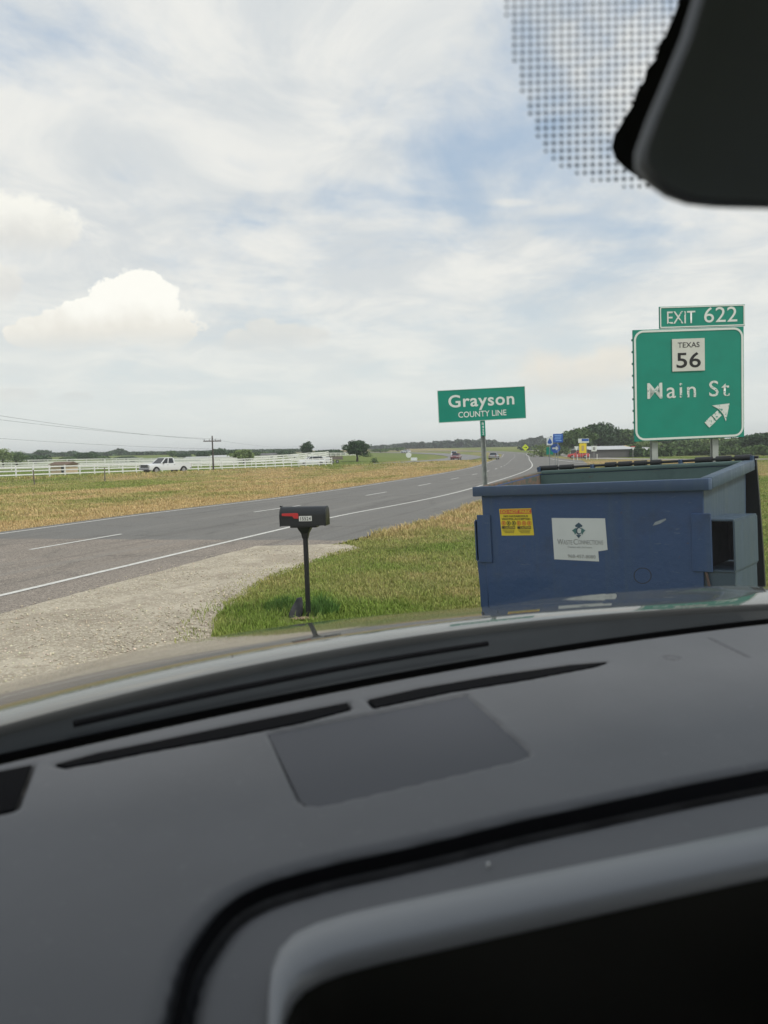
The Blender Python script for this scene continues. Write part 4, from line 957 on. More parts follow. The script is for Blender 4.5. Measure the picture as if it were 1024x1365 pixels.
# ------------------------------------------------------------------ dumpster
def dumpster():
    root = empty('dumpster', (1.579, 5.802, .05), label='blue steel dumpster with open black lids standing on the grass', cat='dumpster')
    yaw, a, bb = -.721, -.044, .001
    Rm = Matrix.Rotation(yaw, 4, 'Z') @ Matrix.Rotation(a, 4, 'Y') @ Matrix.Rotation(bb, 4, 'X'); root.matrix_world = Matrix.Translation((1.579, 5.802, .05)) @ Rm
    inv = root.matrix_world.inverted()
    W, D, hf, hb = 2.0, 1.154, 1.489, 1.596; ov = .055
    def face(px, py, y=0.0):
        o_ = inv @ Vector(CAM); d = (inv.to_3x3() @ Vector(ray(px, py))); t = (y - o_.y) / d.y; q = o_ + d * t; return q.x, q.z
    hw = W / 2 - ov; y0 = ov; y1 = D - ov; hT = lambda y: hf + (hb - hf) * y / D - .03
    bw = hw - .035
    def wall(name, pts, t, m, inner, **k):      # pts: outer quad; t: inward vector
        MB().prism(pts, t, bevel=.004, seg=1).build(name, m, root, **k)
        tv = Vector(t).normalized() * (Vector(t).length + .003); q = [Vector(p_) + tv for p_ in pts]
        cen = sum(q, Vector()) / 4; MB().poly([cen + (p_ - cen) * .995 for p_ in q]); MBi = MB(); MBi.prism([cen + (p_ - cen) * .99 for p_ in q], Vector(t).normalized() * .003).build('liner', inner, root)
    wall('front_wall', [(-bw, y0, .0), (bw, y0, .0), (hw, y0, hT(y0)), (-hw, y0, hT(y0))], (0, .012, 0), M['blue'], M['inside'])
    wall('back_wall', [(-bw, y1, .0), (bw, y1, .0), (hw, y1, hT(y1)), (-hw, y1, hT(y1))], (0, -.012, 0), M['blue'], M['inside'])
    wall('side_wall', [(bw, y0 + .0122, .0), (bw, y1 - .0122, .0), (hw, y1 - .0122, hT(y1)), (hw, y0 + .0122, hT(y0))], (-.012, 0, 0), M['blue_grey'], M['inside'])
    wall('side_wall', [(-bw, y0 + .0122, .0), (-bw, y1 - .0122, .0), (-hw, y1 - .0122, hT(y1)), (-hw, y0 + .0122, hT(y0))], (.012, 0, 0), M['blue'], M['rusty'])
    MB().box((0, D / 2, .13), (2 * bw - .03, D - 2 * ov - .03, .02)).build('floor_plate', M['inside'], root)
    for x in (-.6, .6): MB().box((x, D / 2, -.03), (.12, D * .8, .05)).build('skid', M['lid'], root)
    # top rails: front, sides (sloping), back
    rw, rh = ov + .03, .085
    def rail(p, q, horiz, rh=.085, mm=None, rw=ov + .03):
        p, q = Vector(p), Vector(q); d = q - p; MB().box((p + q) / 2, (d.length, rw, rh), rot=d.to_track_quat('X', 'Z').to_matrix(), bevel=.008, seg=2).build('top_rail', mm or (M['rail'] if horiz else M['blue_grey']), root, 40)
    zr = -rh / 2
    rail((-W / 2, rw / 2, hf + zr), (W / 2, rw / 2, hf + zr), True); rail((-W / 2 + rw, D - rw / 2, hb - .02), (W / 2 - rw, D - rw / 2, hb - .02), False, .035, M['inside'])
    rail((W / 2 - rw / 2, rw + .002, hf + zr + .006), (W / 2 - rw / 2, D, hb + zr), False)
    rail((-W / 2 + .035, rw + .002, hf - .02), (-W / 2 + .035, D, hb - .03), False, .04, M['rusty'], .05)
    # hinge rod, sleeves and lids swung open behind
    zh = hb + .02; yh = D + .035
    MB().tube((-W / 2 - .02, yh, zh), (W / 2 + .02, yh, zh), .012, n=10).build('hinge_rod', M['lid'], root, 50)
    for x0, x1 in ((-.99, -.80), (-.77, -.63), (-.30, -.20), (-.17, -.05), (-.02, .09), (.13, .22), (.52, .66), (.69, .81), (.84, .97)):
        MB().tube((x0, yh, zh), (x1, yh, zh), .026, n=12).build('hinge_sleeve', M['lid'], root, 50)
    for x in (-W / 2 + .02, -.42, .40, W / 2 - .02): MB().box((x, D + .015, hb - .01), (.02, .07, .09)).build('hinge_lug', M['rail'], root)
    for x0, x1 in ((-.985, -.01), (.01, 1.0)):
        m = MB(); n_ = 9; rowsA = []
        for i in range(n_):
            t = i / (n_ - 1); y = yh + .035 + .17 * math.sin(t * 1.45); z = zh - .02 - 1.33 * t
            rowsA.append([(x0, y, z), (x0 + .04, y + .035, z), (x1 - .04, y + .035, z), (x1, y, z), (x1, y - .03, z), (x0, y - .03, z)])
        m.loft(rowsA, closed=True, cap=True).build('lid', M['lid'], root, 50)
    # fork sleeves on both sides
    def sleeve(s, m):
        a0 = s * (hw - .012); a1 = s * (hw + (.195 if s > 0 else .085)); z0, z1 = hf - .66, hf - .30; ya, yb = .06, .62; t = .012
        b = MB(); b.box(((a0 + a1) / 2, (ya + yb) / 2, z1), (abs(a1 - a0), yb - ya, t)).box((a1, (ya + yb) / 2, (z0 + z1) / 2), (t, yb - ya, z1 - z0 - t - .001)).box(((a0 + a1) / 2, (ya + yb) / 2, z0), (abs(a1 - a0), yb - ya, t))
        b.prism([(a0, ya + .01, z0 - .01), (a1, ya + .01, z0 - .01), (a1 - s * .03, ya + .01, z0 - .45), (a0, ya + .01, z0 - .5)], (0, .012, 0))
        b.prism([(a1 - s * .006, ya + .024, z0 - .01), (a1 - s * .006, yb, z0 - .01), (a1 - s * .006, yb, z0 - .30), (a1 - s * .006, ya + .024, z0 - .42)], (s * -.01, 0, 0))
        b.build('fork_sleeve', m, root)
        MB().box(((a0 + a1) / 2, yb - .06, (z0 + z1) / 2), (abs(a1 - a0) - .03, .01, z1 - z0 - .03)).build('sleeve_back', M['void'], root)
        MB().box((s * (hw + .008), (ya + yb) / 2 + .02, (z0 + z1) / 2), (.006, yb - ya - .1, z1 - z0 - .03)).build('sleeve_lining', M['void'], root)  # near-black sheet on the wall inside the sleeve
    sleeve(1, M['blue_grey']); sleeve(-1, M['blue'])
    for s in (-1, 1): MB().box((s * (hw - .02), y0 - .008, hf - .46), (.14, .014, .42), bevel=.004).build('wear_plate', M['blue'], root)
    # stickers on the front wall
    yS = y0 - .002
    def quad(corners, m, name, y, **k):
        pts = []
        for (px, py) in corners:
            x, z = face(px, py, y); pts.append((x, y, z))
        return MB().prism(pts, (0, .0015, 0)).build(name, m, root, **k), pts
    q, c = quad([(665.5, 678.5), (708, 677.5), (712, 713.5), (669, 714)], M['yellow'], 'warning_sticker', yS, label='yellow warning sticker with orange heading')
    x0 = min(p_[0] for p_ in c) + .012; x1 = max(p_[0] for p_ in c) - .012; z1 = c[0][2]; z0 = c[2][2]; hh = z1 - z0; ww = x1 - x0; yT = yS - .0022
    MB().box(((x0 + x1) / 2 - .004, yS - .0005, z1 - hh * .11), (ww, .0015, hh * .17)).build('heading_band', M['orange'], root)
    text('lettering', 'DO NOT PARK', M['yellow'], root, x0 + .006, x1 - .01, z1 - hh * .17, z1 - hh * .05, yT, .02)
    text('lettering', 'NO HAZARDOUS', M['inkdark'], root, x0 + ww * .10, x1 - ww * .12, z1 - hh * .32, z1 - hh * .24, yT, .02)
    text('lettering', 'WASTES ACCEPTED', M['inkdark'], root, x0 + ww * .03, x1 - ww * .05, z1 - hh * .43, z1 - hh * .35, yT, .02)
    for i in range(6):
        cx = x0 + ww * (.09 + i * .164); b = MB(); R_ = ww * .066; zc = z1 - hh * .55
        ring_o = [(cx + R_ * math.cos(t), yT, zc + R_ * 1.0 * math.sin(t)) for t in np.linspace(0, 6.283, 17)[:-1]]; ring_i = [(cx + R_ * .74 * math.cos(t), yT, zc + R_ * .74 * math.sin(t)) for t in np.linspace(0, 6.283, 17)[:-1]]
        b.loft([ring_o, ring_i], closed=True); b.box((cx, yT, zc), (R_ * .6, .0006, R_ * .9)); b.build('pictogram', M['orange'] if i not in (1, 2) else M['inkdark'], root)
    for s_ in (0, 1):
        xa = x0 + ww * (.03 + .5 * s_); xb = xa + ww * .43
        MB().box(((xa + xb) / 2, yT + .0006, z1 - hh * .715), (xb - xa, .001, hh * .10)).build('caution_band', M['inkdark'], root)
        text('lettering', 'CAUTION', M['yellow'], root, xa + ww * .09, xb - .004, z1 - hh * .75, z1 - hh * .68, yT - .0008, .02)
        for k in range(3): MB().box(((xa + xb) / 2 + ww * .01 * k, yT, z1 - hh * (.81 + .05 * k)), ((xb - xa) * (.9 - .1 * k), .0006, hh * .014)).build('fine_print', M['inkdark'], root)
    q, c = quad([(735.5, 690.5), (806.5, 691), (810, 733), (797.5, 735), (798.5, 748.5), (739, 745.5)], M['paper'], 'company_sticker', yS, label='white company sticker with a torn lower right corner')
    fx = lambda px, py: face(px, py, yT)
    def tx(s, m, xa, xb, ya, yb, bold=.0, **k):
        l = fx(xa, (ya + yb) / 2); r_ = fx(xb, (ya + yb) / 2); t = fx((xa + xb) / 2, ya); d = fx((xa + xb) / 2, yb); text('lettering', s, m, root, l[0], r_[0], d[1], t[1], yT, bold, **k)
    tx('W', M['ink'], 743, 751, 718.5, 726); tx('ASTE', M['ink'], 751, 763, 720, 726); tx('C', M['ink'], 764.5, 770.5, 718.5, 726); tx('ONNECTIONS', M['ink'], 771, 804, 720, 726)
    tx('Connect with the Future', M['ink'], 757, 789, 728, 730.6); tx('968-457-8080', M['ink'], 757, 794, 739.5, 744, .01)
    def P2(px, py, y=yT): x, z = fx(px, py); return (x, y, z)
    cx, cy = 771.5, 707
    for sx in (-1, 1):
        MB().prism([P2(cx + sx * 3.6, cy - 3.5), P2(cx + sx * 9, cy + 0), P2(cx + sx * 6, cy + 3), P2(cx + sx * 4.8, cy + 6), P2(cx + sx * 3.2, cy + 3)], (0, -.0006, 0)).build('emblem', M['teal'], root)
    MB().prism([P2(cx, cy - 10.5), P2(cx + 5, cy - 6.5), P2(cx + 4, cy - 4.5), P2(cx - 4, cy - 4.5), P2(cx - 5, cy - 6.5)], (0, -.0006, 0)).build('emblem', M['navy'], root)
    MB().prism([P2(cx - 3.5, cy + 6), P2(cx + 3.5, cy + 6), P2(cx, cy + 10.5)], (0, -.0006, 0)).build('emblem', M['navy'], root)
    b = MB(); ro = [P2(cx + 4 * math.cos(t), cy + .5 + 5.2 * math.sin(t)) for t in np.linspace(.7, 5.6, 14)]; ri = [P2(cx + .6 + 2.6 * math.cos(t), cy + .5 + 3.6 * math.sin(t)) for t in np.linspace(.7, 5.6, 14)]
    b.loft([ro, ri]).build('emblem', M['navy'], root)
    # scuffs: a scraped ring and a bright scrape
    b = MB(); b.loft([[P2(856.5 + r_ * math.cos(t), 767.5 + r_ * .9 * math.sin(t), y0 - .001) for t in np.linspace(0, 6.283, 29)[:-1]] for r_ in (12.0, 10.9)], closed=True).build('scuff_ring', M['lid'], root)
    MB().prism([P2(870, 701, y0 - .001), P2(873, 696, y0 - .001), P2(887, 691, y0 - .001), P2(888, 693, y0 - .001), P2(880, 698, y0 - .001)], (0, -.0006, 0)).build('scrape', mat('scrape', (.30, .34, .38), .6, var=.3, vscale=20), root)
    # dented, scraped corner by the right sleeve
    b = MB(); b.tube((hw - .03, y0 - .0, hf - .5), (hw + .01, y0 + .0, hf - .34), .012, n=6).tube((hw - .03, y0, hf - .5), (hw + .02, y0, hf - .78), .01, n=6).build('weld_seam', mat('rusty_weld', (.13, .085, .075), .7, var=.4, vscale=30), root)
dumpster()

# ------------------------------------------------------------------ the car the picture is taken from
TH = math.radians(17.5)
car_root = empty('observer_car', (0, 0, 0), TH, label='grey car around the camera, with dashboard, windshield and hood in front', cat='car')
ct, st_ = math.cos(TH), math.sin(TH)
def c2l(P):
    P = np.asarray(P, float); return np.array([P[0] * ct + P[1] * st_, -P[0] * st_ + P[1] * ct, P[2]])
def onw(px, py, w):                 # pixel -> point of the car's frame on the level w below/above the camera
    d = ray(px, py); return c2l(CAM + d * (w / d[2]))
def plane_hit(px, py, p0, n_):
    d = c2l(ray(px, py)); o_ = c2l(CAM); return o_ + d * (np.dot(np.asarray(p0) - o_, n_) / np.dot(d, n_))
DW = -.32; ZC = 1.8
# front edge of the dash top / foot of the windshield
EDGE_PX = [(-140, 1045), (0, 1012), (200, 975), (350, 944), (512, 906), (640, 882), (762, 861), (900, 844), (1024, 832), (1200, 812)]
EDGE = np.array([onw(a, b, DW) for a, b in EDGE_PX])
def edge_v(u):
    e = EDGE; s = np.polyfit(e[:, 0], e[:, 1], 2); return np.polyval(s, u)
def seg_sd(U, V, P):
    """distance to an open polyline"""
    d = np.full(U.shape, 9.0)
    for (a, b) in zip(P[:-1], P[1:]):
        ab = b - a; t = np.clip(((U - a[0]) * ab[0] + (V - a[1]) * ab[1]) / (ab @ ab), 0, 1)
        d = np.minimum(d, np.hypot(U - a[0] - t * ab[0], V - a[1] - t * ab[1]))
    return d
def inside(U, V, P):
    c = np.zeros(U.shape, bool); n = len(P)
    for i in range(n):
        (x1, y1), (x2, y2) = P[i], P[(i + 1) % n]
        if y1 == y2: continue
        c ^= ((V < y1) != (V < y2)) & (U < (x2 - x1) * (V - y1) / (y2 - y1) + x1)
    return c
def poly_sd(U, V, P):
    d = seg_sd(U, V, np.vstack([P, P[:1]])); return np.where(inside(U, V, P), -d, d)
def pxl(L_, w=DW): return np.array([onw(a, b, w)[:2] for a, b in L_])
GRO = pxl([(222, 1420), (231, 1365), (250, 1290), (262, 1262), (280, 1235), (298, 1213), (320, 1195), (345, 1182), (375, 1171), (450, 1151), (512, 1138), (600, 1118), (700, 1094), (800, 1073), (900, 1052), (1024, 1028), (1200, 996)])
PANEL = pxl([(356, 977), (622, 925), (698, 993), (706, 1001), (705, 1007), (692, 1013), (430, 1074), (408, 1073), (398, 1066)])
SLIT1 = pxl([(75, 1018), (130, 1003), (200, 989), (330, 962), (463, 936), (467, 944), (400, 962), (300, 982), (200, 1000), (130, 1014), (90, 1021)])
SLIT2 = pxl([(492, 932), (560, 917), (660, 900), (760, 886), (808, 882), (790, 888), (700, 905), (600, 921), (500, 942)])
VENT = pxl([(-160, 1060), (42, 1019), (19, 1078), (-30, 1090), (-170, 1120)])
SEAM = pxl([(946, 851), (997, 876)])
RINGC = pxl([(895, 877)])[0]
def dash():
    us = np.arange(-.62, 1.55, .004); vs = np.arange(.05, 1.16, .0035)
    U, V = np.meshgrid(us, vs)
    ev = edge_v(U); W_ = np.zeros_like(U)
    W_ += -.10 * np.clip(.52 - V, 0, 1) ** 1.6
    g = seg_sd(U, V, spline(GRO, 60)); wid = np.interp(U, [-.1, .2, .6, 1.2], [.0018, .0030, .0048, .006])
    below = inside(U, V, np.vstack([GRO, [[1.6, .0], [-.1, -.2], [.0, .0]]]))
    sm = lambda x: np.clip(x, 0, 1) ** 2 * (3 - 2 * np.clip(x, 0, 1))
    W_ += np.where(below, -.012, 0)
    W_ -= .035 * sm(1 - (g - wid) / .004) ; W_ -= .006 * sm(1 - (g - wid) / .016)
    for P, dep in ((SLIT1, .03), (SLIT2, .03), (VENT, .03)): 
        s = poly_sd(U, V, P); W_ -= dep * sm(.5 - s / .005) + .002 * sm(1 - np.abs(s) / .012)
    s = poly_sd(U, V, PANEL); W_ -= .0035 * sm(.5 - s / .004); W_ -= .003 * sm(1 - np.abs(s + .002) / .003)
    W_ -= .004 * sm(1 - seg_sd(U, V, SEAM) / .004)
    W_ -= .0035 * sm(1 - np.abs(np.hypot(U - RINGC[0], V - RINGC[1]) - .011) / .0035)
    # gentle lip before the windshield
    W_ -= .03 * sm((V - ev + .012) / .03)
    # raised brow that runs along the windshield edge
    Vc = np.minimum(V, ev + .03)
    Z = ZC + DW + W_; n1, n2 = U.shape; P = np.stack([U, Vc, Z], -1).reshape(-1, 3)
    i, j = np.meshgrid(np.arange(n1 - 1), np.arange(n2 - 1), indexing='ij')
    CUT = pxl([(366, 1700), (366, 1460), (367, 1365), (371, 1320), (378, 1290), (395, 1266), (425, 1250), (512, 1228), (700, 1188), (1024, 1121), (1400, 1046), (1500, 1700)])
    cut = inside(U, V, CUT); keepf = ~(cut[:-1, :-1] & cut[1:, 1:]); mesh_np('dashboard', P, np.stack([i * n2 + j, i * n2 + j + 1, (i + 1) * n2 + j + 1, (i + 1) * n2 + j], -1)[keepf].reshape(-1, 4), M['dash'], car_root, smooth=True)
    def inset(name, P, w, m):
        c = P.mean(0); Q = P; MB().prism([(a, b, ZC + w) for a, b in Q], (0, 0, -.003)).build(name, m, car_root)
    inset('speaker_cover', PANEL + (PANEL.mean(0) - PANEL) * .012, DW - .0025, M['dash2'])
    inset('defroster_vent', SLIT1, DW - .0004, M['rubber_shade']); inset('defroster_vent', SLIT2, DW - .0004, M['rubber_shade']); inset('side_vent', VENT, DW - .0004, M['rubber_shade'])  # near-flush black sheets paint the dark inside the vent recesses
    # vent louvres
    for P in (SLIT1, SLIT2):
        a, b = P[:, 0].min(), P[:, 0].max(); m = MB()
        for x in np.arange(a + .03, b - .03, .022):
            v = P[np.argmin(np.abs(P[:, 0] - x)), 1]; m.box((x, v, ZC + DW - .014), (.002, .02, .006))
        m.build('louvres', M['rubber_shade'], car_root)
    # black ribbon painting the shade inside the groove
    G = spline(GRO, 220); wd = np.interp(G[:, 0], [-.1, .2, .6, 1.2], [.0018, .0034, .0068, .0085]); Ng = normals(G)
    MB().loft([[(*(p + n_ * f * w_), ZC + DW - .013 + dz - .10 * max(.52 - p[1], 0) ** 1.6) for p, n_, w_ in zip(G, Ng, wd)] for f, dz in ((-1, .011), (-.5, .009), (.5, .004), (1, .002))]).build('groove_shade', M['rubber_shade'], car_root, 60)
    # lower pad between groove and display
    q = pxl([(245, 1380), (262, 1300), (285, 1255), (325, 1210), (380, 1185), (512, 1153), (700, 1110), (1024, 1045), (1200, 1012), (1200, 1100), (1024, 1130), (700, 1190), (512, 1230), (420, 1255), (380, 1400)], DW - .012)
    return
dash()
def display():
    w0 = DW + .002
    OUT = [(352, 1460), (356, 1365), (358, 1310), (362, 1280), (372, 1255), (390, 1236), (420, 1222), (460, 1210), (512, 1198), (700, 1159), (900, 1119), (1024, 1094), (1250, 1050)]
    INN = [(372, 1460), (374, 1365), (380, 1335), (390, 1314), (405, 1298), (430, 1284), (455, 1275), (480, 1268), (512, 1260), (700, 1219), (900, 1176), (1024, 1150), (1250, 1102)]
    o_ = [onw(a, b, w0) for a, b in OUT]; i_ = [onw(a, b, w0) for a, b in INN]
    def row(f, dw): return [tuple((1 - f) * np.array(a) + f * np.array(b) + np.array([0, 0, dw])) for a, b in zip(o_, i_)]
    MB().loft([row(-.06, -.06), row(-.05, -.016), row(-.01, -.006), row(.12, -.001), row(.5, .0), row(.85, -.001), row(.97, -.006), row(1.0, -.014), row(.99, -.03)]).build('display_frame', M['bezel'], car_root, 60)
    # the screen drops from the inner edge; its corner is rounded like the frame
    rows = [row(1.02 - .01, -.012), row(1.0, -.05), row(.99, -.16), row(.97, -.34)]
    MB().loft(rows).build('display_screen', M['screen'], car_root, 60)
    p = onw(651, 1152, DW - .010); MB().tube((p[0], p[1], p[2] - .003), (p[0], p[1], p[2] + .001), .0013, n=10).build('light_sensor', M['plate'], car_root)
display()
# windshield: bowed pane between foot and roof edge
US = np.linspace(-.72, 1.62, 50)
def wfoot(u): return np.array([u, edge_v(u) + .022, ZC + DW - .006])
def wtop(u): return np.array([u, .24 + .10 * (1 - ((u - .45) / 1.17) ** 2), ZC + .44])
def wpt(u, t):
    a, b = wfoot(u), wtop(u); p = a * (1 - t) + b * t; n_ = np.array([0, .7, .7]); return p + n_ * .035 * math.sin(math.pi * t) * 1.0
def wind():
    m = bpy.data.materials.new('windshield_glass'); m.use_nodes = True; k = NT(m.node_tree); k.n.clear()
    tr = k.new('ShaderNodeBsdfTransparent'); tr.inputs[0].default_value = (.955, .965, .95, 1)
    gl = k.new('ShaderNodeBsdfGlossy'); gl.inputs['Roughness'].default_value = .02; ge = k.new('ShaderNodeNewGeometry'); dt = k.new('ShaderNodeVectorMath', operation='DOT_PRODUCT'); k.l.new(ge.outputs['Normal'], dt.inputs[0]); k.l.new(ge.outputs['Incoming'], dt.inputs[1])
    fz = k.m('ADD', .045, k.m('MULTIPLY', .9, k.m('POWER', k.m('SUBTRACT', 1.0, k.m('ABSOLUTE', dt.outputs['Value']), clamp=True), 5.0)))
    mx = k.new('ShaderNodeMixShader'); k.l.new(k.m('MULTIPLY', fz, .8), mx.inputs[0]); k.l.new(tr.outputs[0], mx.inputs[1]); k.l.new(gl.outputs[0], mx.inputs[2])
    o_ = k.new('ShaderNodeOutputMaterial'); k.l.new(mx.outputs[0], o_.inputs[0])
    rows = [[wpt(u, t) for u in US] for t in np.linspace(0, 1, 24)]
    g = MB().loft(rows).build('windshield', m, car_root, 60)
    # black printed band along the foot, inside of the glass
    def toff(u, t, d=.003): return wpt(u, t) - np.array([0, .7, .7]) * d
    foot = [[toff(u, t) for u in US] for t in (0, .006, .014)]
    MB().loft(foot).build('frit_band', M['frit'], g, 60)
    return g
glass = wind()
def ghit(px, py, off=.004):
    """pixel ray on the glass surface, in the car's frame"""
    d = c2l(ray(px, py)); o_ = c2l(CAM); lo, hi = .2, 2.5
    def f(s):
        p = o_ + d * s; a, b = wfoot(p[0]), wtop(p[0]); t = (p[2] - a[2]) / (b[2] - a[2]); t = min(max(t, 0), 1); q = a * (1 - t) + b * t
        return (p[1] - q[1]) * .7 + (p[2] - q[2]) * .7 - .035 * math.sin(math.pi * t)
    for _ in range(40):
        mid = (lo + hi) / 2
        if f(mid) > 0: hi = mid
        else: lo = mid
    return o_ + d * (lo - off)
def dots():
    reg = [(660, -60), (676, 30), (688, 90), (703, 150), (722, 195), (750, 226), (795, 244), (860, 254), (930, 250), (1000, -60)]
    reg = np.array(reg, float); V, F_, c = [], [], 0; pitch = 10.4
    edge = np.array([(640, -80), (668, 0), (680, 80), (697, 145), (716, 192), (745, 224), (795, 243), (860, 254), (930, 252)], float)
    for r_ in range(-6, 30):
        for q in range(0, 38):
            px = 655 + q * pitch; py = r_ * pitch * .98 - q * .35
            if not inside(np.array([px]), np.array([py]), reg)[0]: continue
            e = seg_sd(np.array([px]), np.array([py]), edge)[0]; rad = pitch * .5 * (.40 + .68 * min(e / 34, 1))
            n_ = 8
            for t in range(n_): V.append(ghit(px + rad * math.cos(t * 6.283 / n_), py + rad * math.sin(t * 6.283 / n_)))
            F_.append(list(range(c, c + n_))); c += n_
    mesh_np('dot_band', np.array(V), np.array(F_), M['frit'], glass, kind='stuff')
    # solid black patch with a scalloped edge behind the mirror mount
    E = [(912, -40), (905, 0), (899, 18), (893, 32), (886, 48), (877, 60), (874, 78), (862, 92), (858, 108), (848, 122), (843, 140), (834, 154), (826, 168), (818, 182), (815, 196), (820, 212), (834, 226), (856, 240), (900, 250), (1040, 250), (1040, -40)]
    c_ = ghit(940, 110, .006); vs = [ghit(a, b, .006) for a, b in E]
    b = MB(); vv = [b.b.verts.new(p) for p in vs]; cv = b.b.verts.new(c_)
    for i in range(len(vv)): b.b.faces.new((vv[i], vv[(i + 1) % len(vv)], cv))
    b.build('frit_patch', M['frit'], glass)
dots()
def mirror():
    D0 = .36
    def at(px, py, d):
        r = ray(px, py); return c2l(CAM + r * (d / (r @ fw)))
    OUT = [(940, -60), (926, -10), (908, 50), (884, 108), (862, 160), (846, 205), (846, 226), (862, 246), (886, 263), (915, 273), (950, 277), (1024, 279), (1180, 282), (1330, 284), (1372, 276), (1400, 250), (1425, 160), (1440, 20), (1430, -40), (1400, -66), (1300, -74), (1100, -78), (970, -76)]
    cx, cy = 1130, 100
    def ring(f, d, dx=0, dy=0): return [at(cx + (a - cx) * f + dx, cy + (b - cy) * f + dy, d) for a, b in OUT]
    rings = [ring(.80, D0 + .075), ring(.93, D0 + .06), ring(.985, D0 + .042), ring(1.0, D0 + .026), ring(.995, D0 + .012), ring(.975, D0 + .004), ring(.94, D0)]
    MB().loft(rings[:]).build('mirror_housing', M['house'], car_root, 80)
    MB().loft([ring(.80, D0 + .075), ring(.4, D0 + .08), ring(.01, D0 + .082)], closed=True).build('mirror_back', M['house'], car_root, 80)
    inner = [ring(.94, D0), ring(.86, D0 + .0006), ring(.80, D0 + .003), ring(.4, D0 + .004), ring(.02, D0 + .004)]
    MB().loft(inner, closed=True).build('mirror_cover', M['house2'], car_root, 80)
    MB().loft([[r[-1], r[0]] for r in rings]).build('mirror_seam', M['house'], car_root)
    a = at(1130, 60, D0 + .07); b = ghit(1130, -40, .004); MB().tube(a, b, .014, .02, 12).build('mirror_stem', M['house'], car_root, 60)
mirror()

# hood and cowl
REAR_PX = [(-140, 1000), (0, 961), (200, 915), (400, 874), (512, 856), (640, 836), (762, 821), (900, 811), (1024, 806), (1200, 797)]
HW0 = DW + .012
REAR = np.array([onw(a, b, HW0) for a, b in REAR_PX]); RC = np.polyfit(REAR[:, 0], REAR[:, 1], 4)
def hood_w(u, v):
    v0 = np.polyval(RC, u); t = np.maximum(v - v0, 0)
    w = -(.190 * (t - .08 * (1 - np.exp(-t / .08))) + .02 * t ** 2)
    w -= .35 * np.maximum(t - 1.15, 0) ** 2
    side = np.maximum(.10 - u, 0); w -= .05 * side ** 2
    sr = np.maximum(u - 1.25, 0); w -= .4 * sr ** 2
    bul = np.clip((u - 1.0) / .40, 0, 1); bul = bul * bul * (3 - 2 * bul); t3 = np.clip(t / .35, 0, 1)
    w += .030 * bul * t3
    return HW0 + w
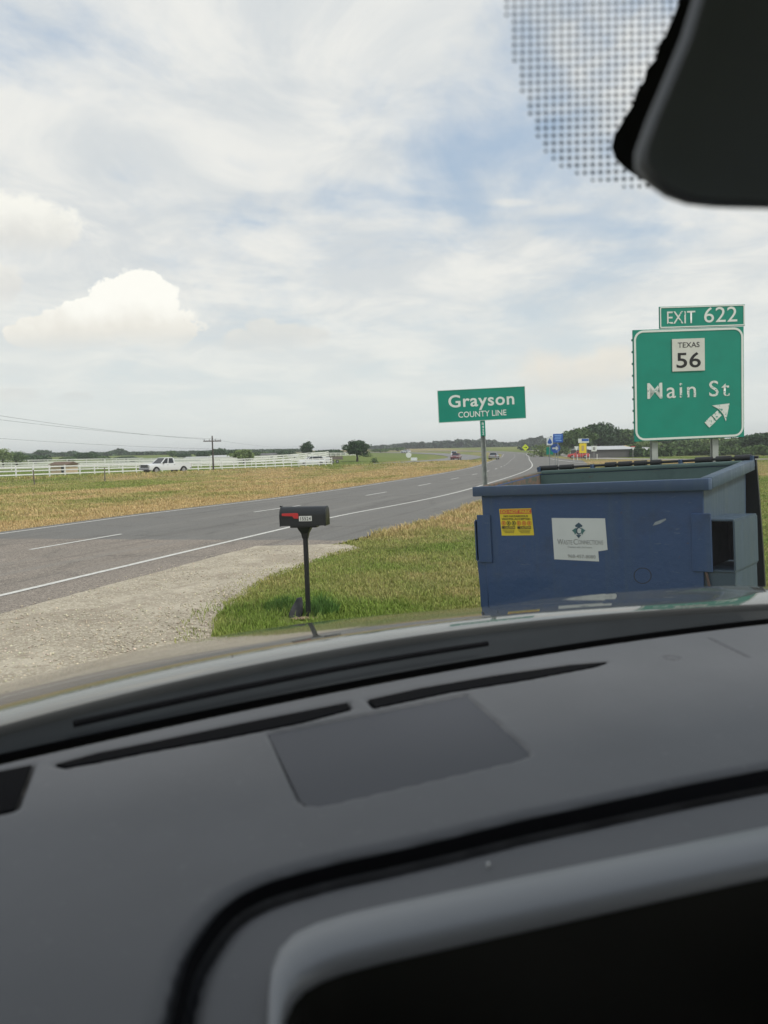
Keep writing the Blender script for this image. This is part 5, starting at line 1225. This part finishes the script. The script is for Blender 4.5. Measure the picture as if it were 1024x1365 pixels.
def hood():
    us = np.linspace(-.60, 1.62, 110); n_t = 90; T = np.linspace(0, 1, n_t) ** 1.2 * 1.75
    U, TT = np.meshgrid(us, T); V = np.polyval(RC, U) + TT; V = np.minimum(V, 2.75 + 0 * V)
    Z = ZC + hood_w(U, V); P = np.stack([U, V, Z], -1).reshape(-1, 3); a, b = U.shape
    i, j = np.meshgrid(np.arange(a - 1), np.arange(b - 1), indexing='ij')
    h = mesh_np('hood', P, np.stack([i * b + j, i * b + j + 1, (i + 1) * b + j + 1, (i + 1) * b + j], -1).reshape(-1, 4), M['hood'], car_root, smooth=True)
    # rear lip of the hood turns down, then the black cowl up to the glass
    r0_ = [(u, np.polyval(RC, u), ZC + float(hood_w(u, np.polyval(RC, u)))) for u in us]
    MB().loft([r0_, [(x, y - .004, z - .004) for x, y, z in r0_], [(x, y - .006, z - .03) for x, y, z in r0_]]).build('hood_lip', M['cowl'], car_root, 60)
    foot = [wfoot(u) + np.array([0, .006, 0]) for u in us]
    side = [ .05 * max(.10 - u, 0) ** 2 for u in us]
    rowA = [(x, y - .005, min(z - .012, ZC + HW0 - .012 - s_)) for (x, y, z), s_ in zip(r0_, side)]
    rowM = [(f[0], (f[1] * .5 + r[1] * .5), ZC + DW - .02) for f, r in zip(foot, rowA)]
    rowB = [(f[0], f[1], f[2] + .002) for f in foot]
    MB().loft([rowA, rowM, rowB]).build('cowl', M['cowl'], car_root, 60)
    # front and sides of the body below the hood
    e = [(us[0], v, ZC + float(hood_w(us[0], v))) for v in np.linspace(float(np.polyval(RC, us[0])), 2.7, 30)]
    fr = [(u, min(np.polyval(RC, u) + 1.75, 2.75), ZC + float(hood_w(u, min(np.polyval(RC, u) + 1.75, 2.75)))) for u in us]
    e2 = [(us[-1], v, ZC + float(hood_w(us[-1], v))) for v in np.linspace(2.7, float(np.polyval(RC, us[-1])), 30)]
    path = e + fr + e2
    MB().loft([path, [(x * 1.0 + (-.05 if x < .4 else .05), y + .03, z - .12) for x, y, z in path], [(x + (-.06 if x < .4 else .06), y + .05, .75) for x, y, z in path], [(x, y, .32) for x, y, z in path]]).build('front_body', M['hood'], car_root, 60)
    # doors' lower body beside and behind the dash
    for x in (-.66, 1.56): MB().box((x, -.3, .85), (.10, 2.7, 1.1), bevel=.03).build('door', M['hood'], car_root)
    for x in (-.52, 1.42):
        t = MB().tube((x - .12, 2.0, .36), (x + .12, 2.0, .36), .36, n=28).build('wheel', M['tyre'], car_root, 50); MB().tube((x - .125, 2.0, .36), (x + .125, 2.0, .36), .22, n=20).build('rim', M['rim'], t, 50)
    # unseen cabin, added to darken screen and mirror: roof with headliner, rear wall, pillars
    roof = MB().loft([[tuple(wtop(u) + np.array([0, dv, dz])) for u in US] for dv, dz in ((0, -.012), (-.3, .02), (-1.6, .03), (-2.5, -.06), (-2.5, -.10), (-1.6, -.01), (-.3, -.02), (-.0, -.03))]).build('roof', M['hood'], car_root, 60)
    MB().loft([[tuple(wtop(u) + np.array([0, dv, dz])) for u in US] for dv, dz in ((-.02, -.034), (-.3, -.03), (-1.6, -.02), (-2.45, -.11))]).build('headliner', M['liner_cloth'], car_root, 60)
    MB().box((.45, -2.2, 1.25), (2.15, .08, 1.9), bevel=.03).build('rear_wall', M['cowl'], car_root)
    MB().box((.45, -.8, .42), (2.1, 2.9, .1)).build('cabin_floor', M['cowl'], car_root)
    for ux in (-.05, .95):
        b = MB(); b.box((ux, -.55, .85), (.52, .5, .16), bevel=.05, seg=2).box((ux, -.85, 1.25), (.5, .16, .75), rot=Matrix.Rotation(.2, 3, 'X'), bevel=.06, seg=2).box((ux, -.93, 1.72), (.28, .1, .2), bevel=.04, seg=2); b.build('seat', M['pad'], car_root, 60)
    for s_ in (0, -1):
        u = US[s_]; b = MB(); b.tube(wfoot(u), wtop(u), .045, n=10); q = wtop(u); b.tube((q[0], -.9, q[2]), (q[0], -.95, 1.35), .05, n=8).tube((q[0], -2.1, q[2] - .03), (q[0], -2.2, 1.35), .06, n=8)
        b.build('pillar', M['cowl'], car_root, 60)
    # wiper lying on the cowl
    def onc(u, f): v0 = float(np.polyval(RC, u)); fv = wfoot(u); return Vector((u, fv[1] * (1 - f) + v0 * f, ZC + DW + .004))
    m = MB(); us_ = np.linspace(-.1, .52, 10)
    for a_, b_ in zip(us_, us_[1:]): m.tube(onc(a_, .42), onc(b_, .42), .0045, n=6)
    m.build('wiper', M['rubber_shade'], car_root)
hood()

# air between here and the far woods
def haze():
    m = bpy.data.materials.new('haze'); m.use_nodes = True; k = NT(m.node_tree); k.n.clear()
    v = k.new('ShaderNodeVolumePrincipled'); v.inputs['Color'].default_value = (.93, .95, .97, 1); v.inputs['Density'].default_value = .00045
    o_ = k.new('ShaderNodeOutputMaterial'); k.l.new(v.outputs[0], o_.inputs['Volume'])
    MB().box((0, 0, 16), (18400, 18400, 36)).build('haze', m, None, kind='stuff')
haze()
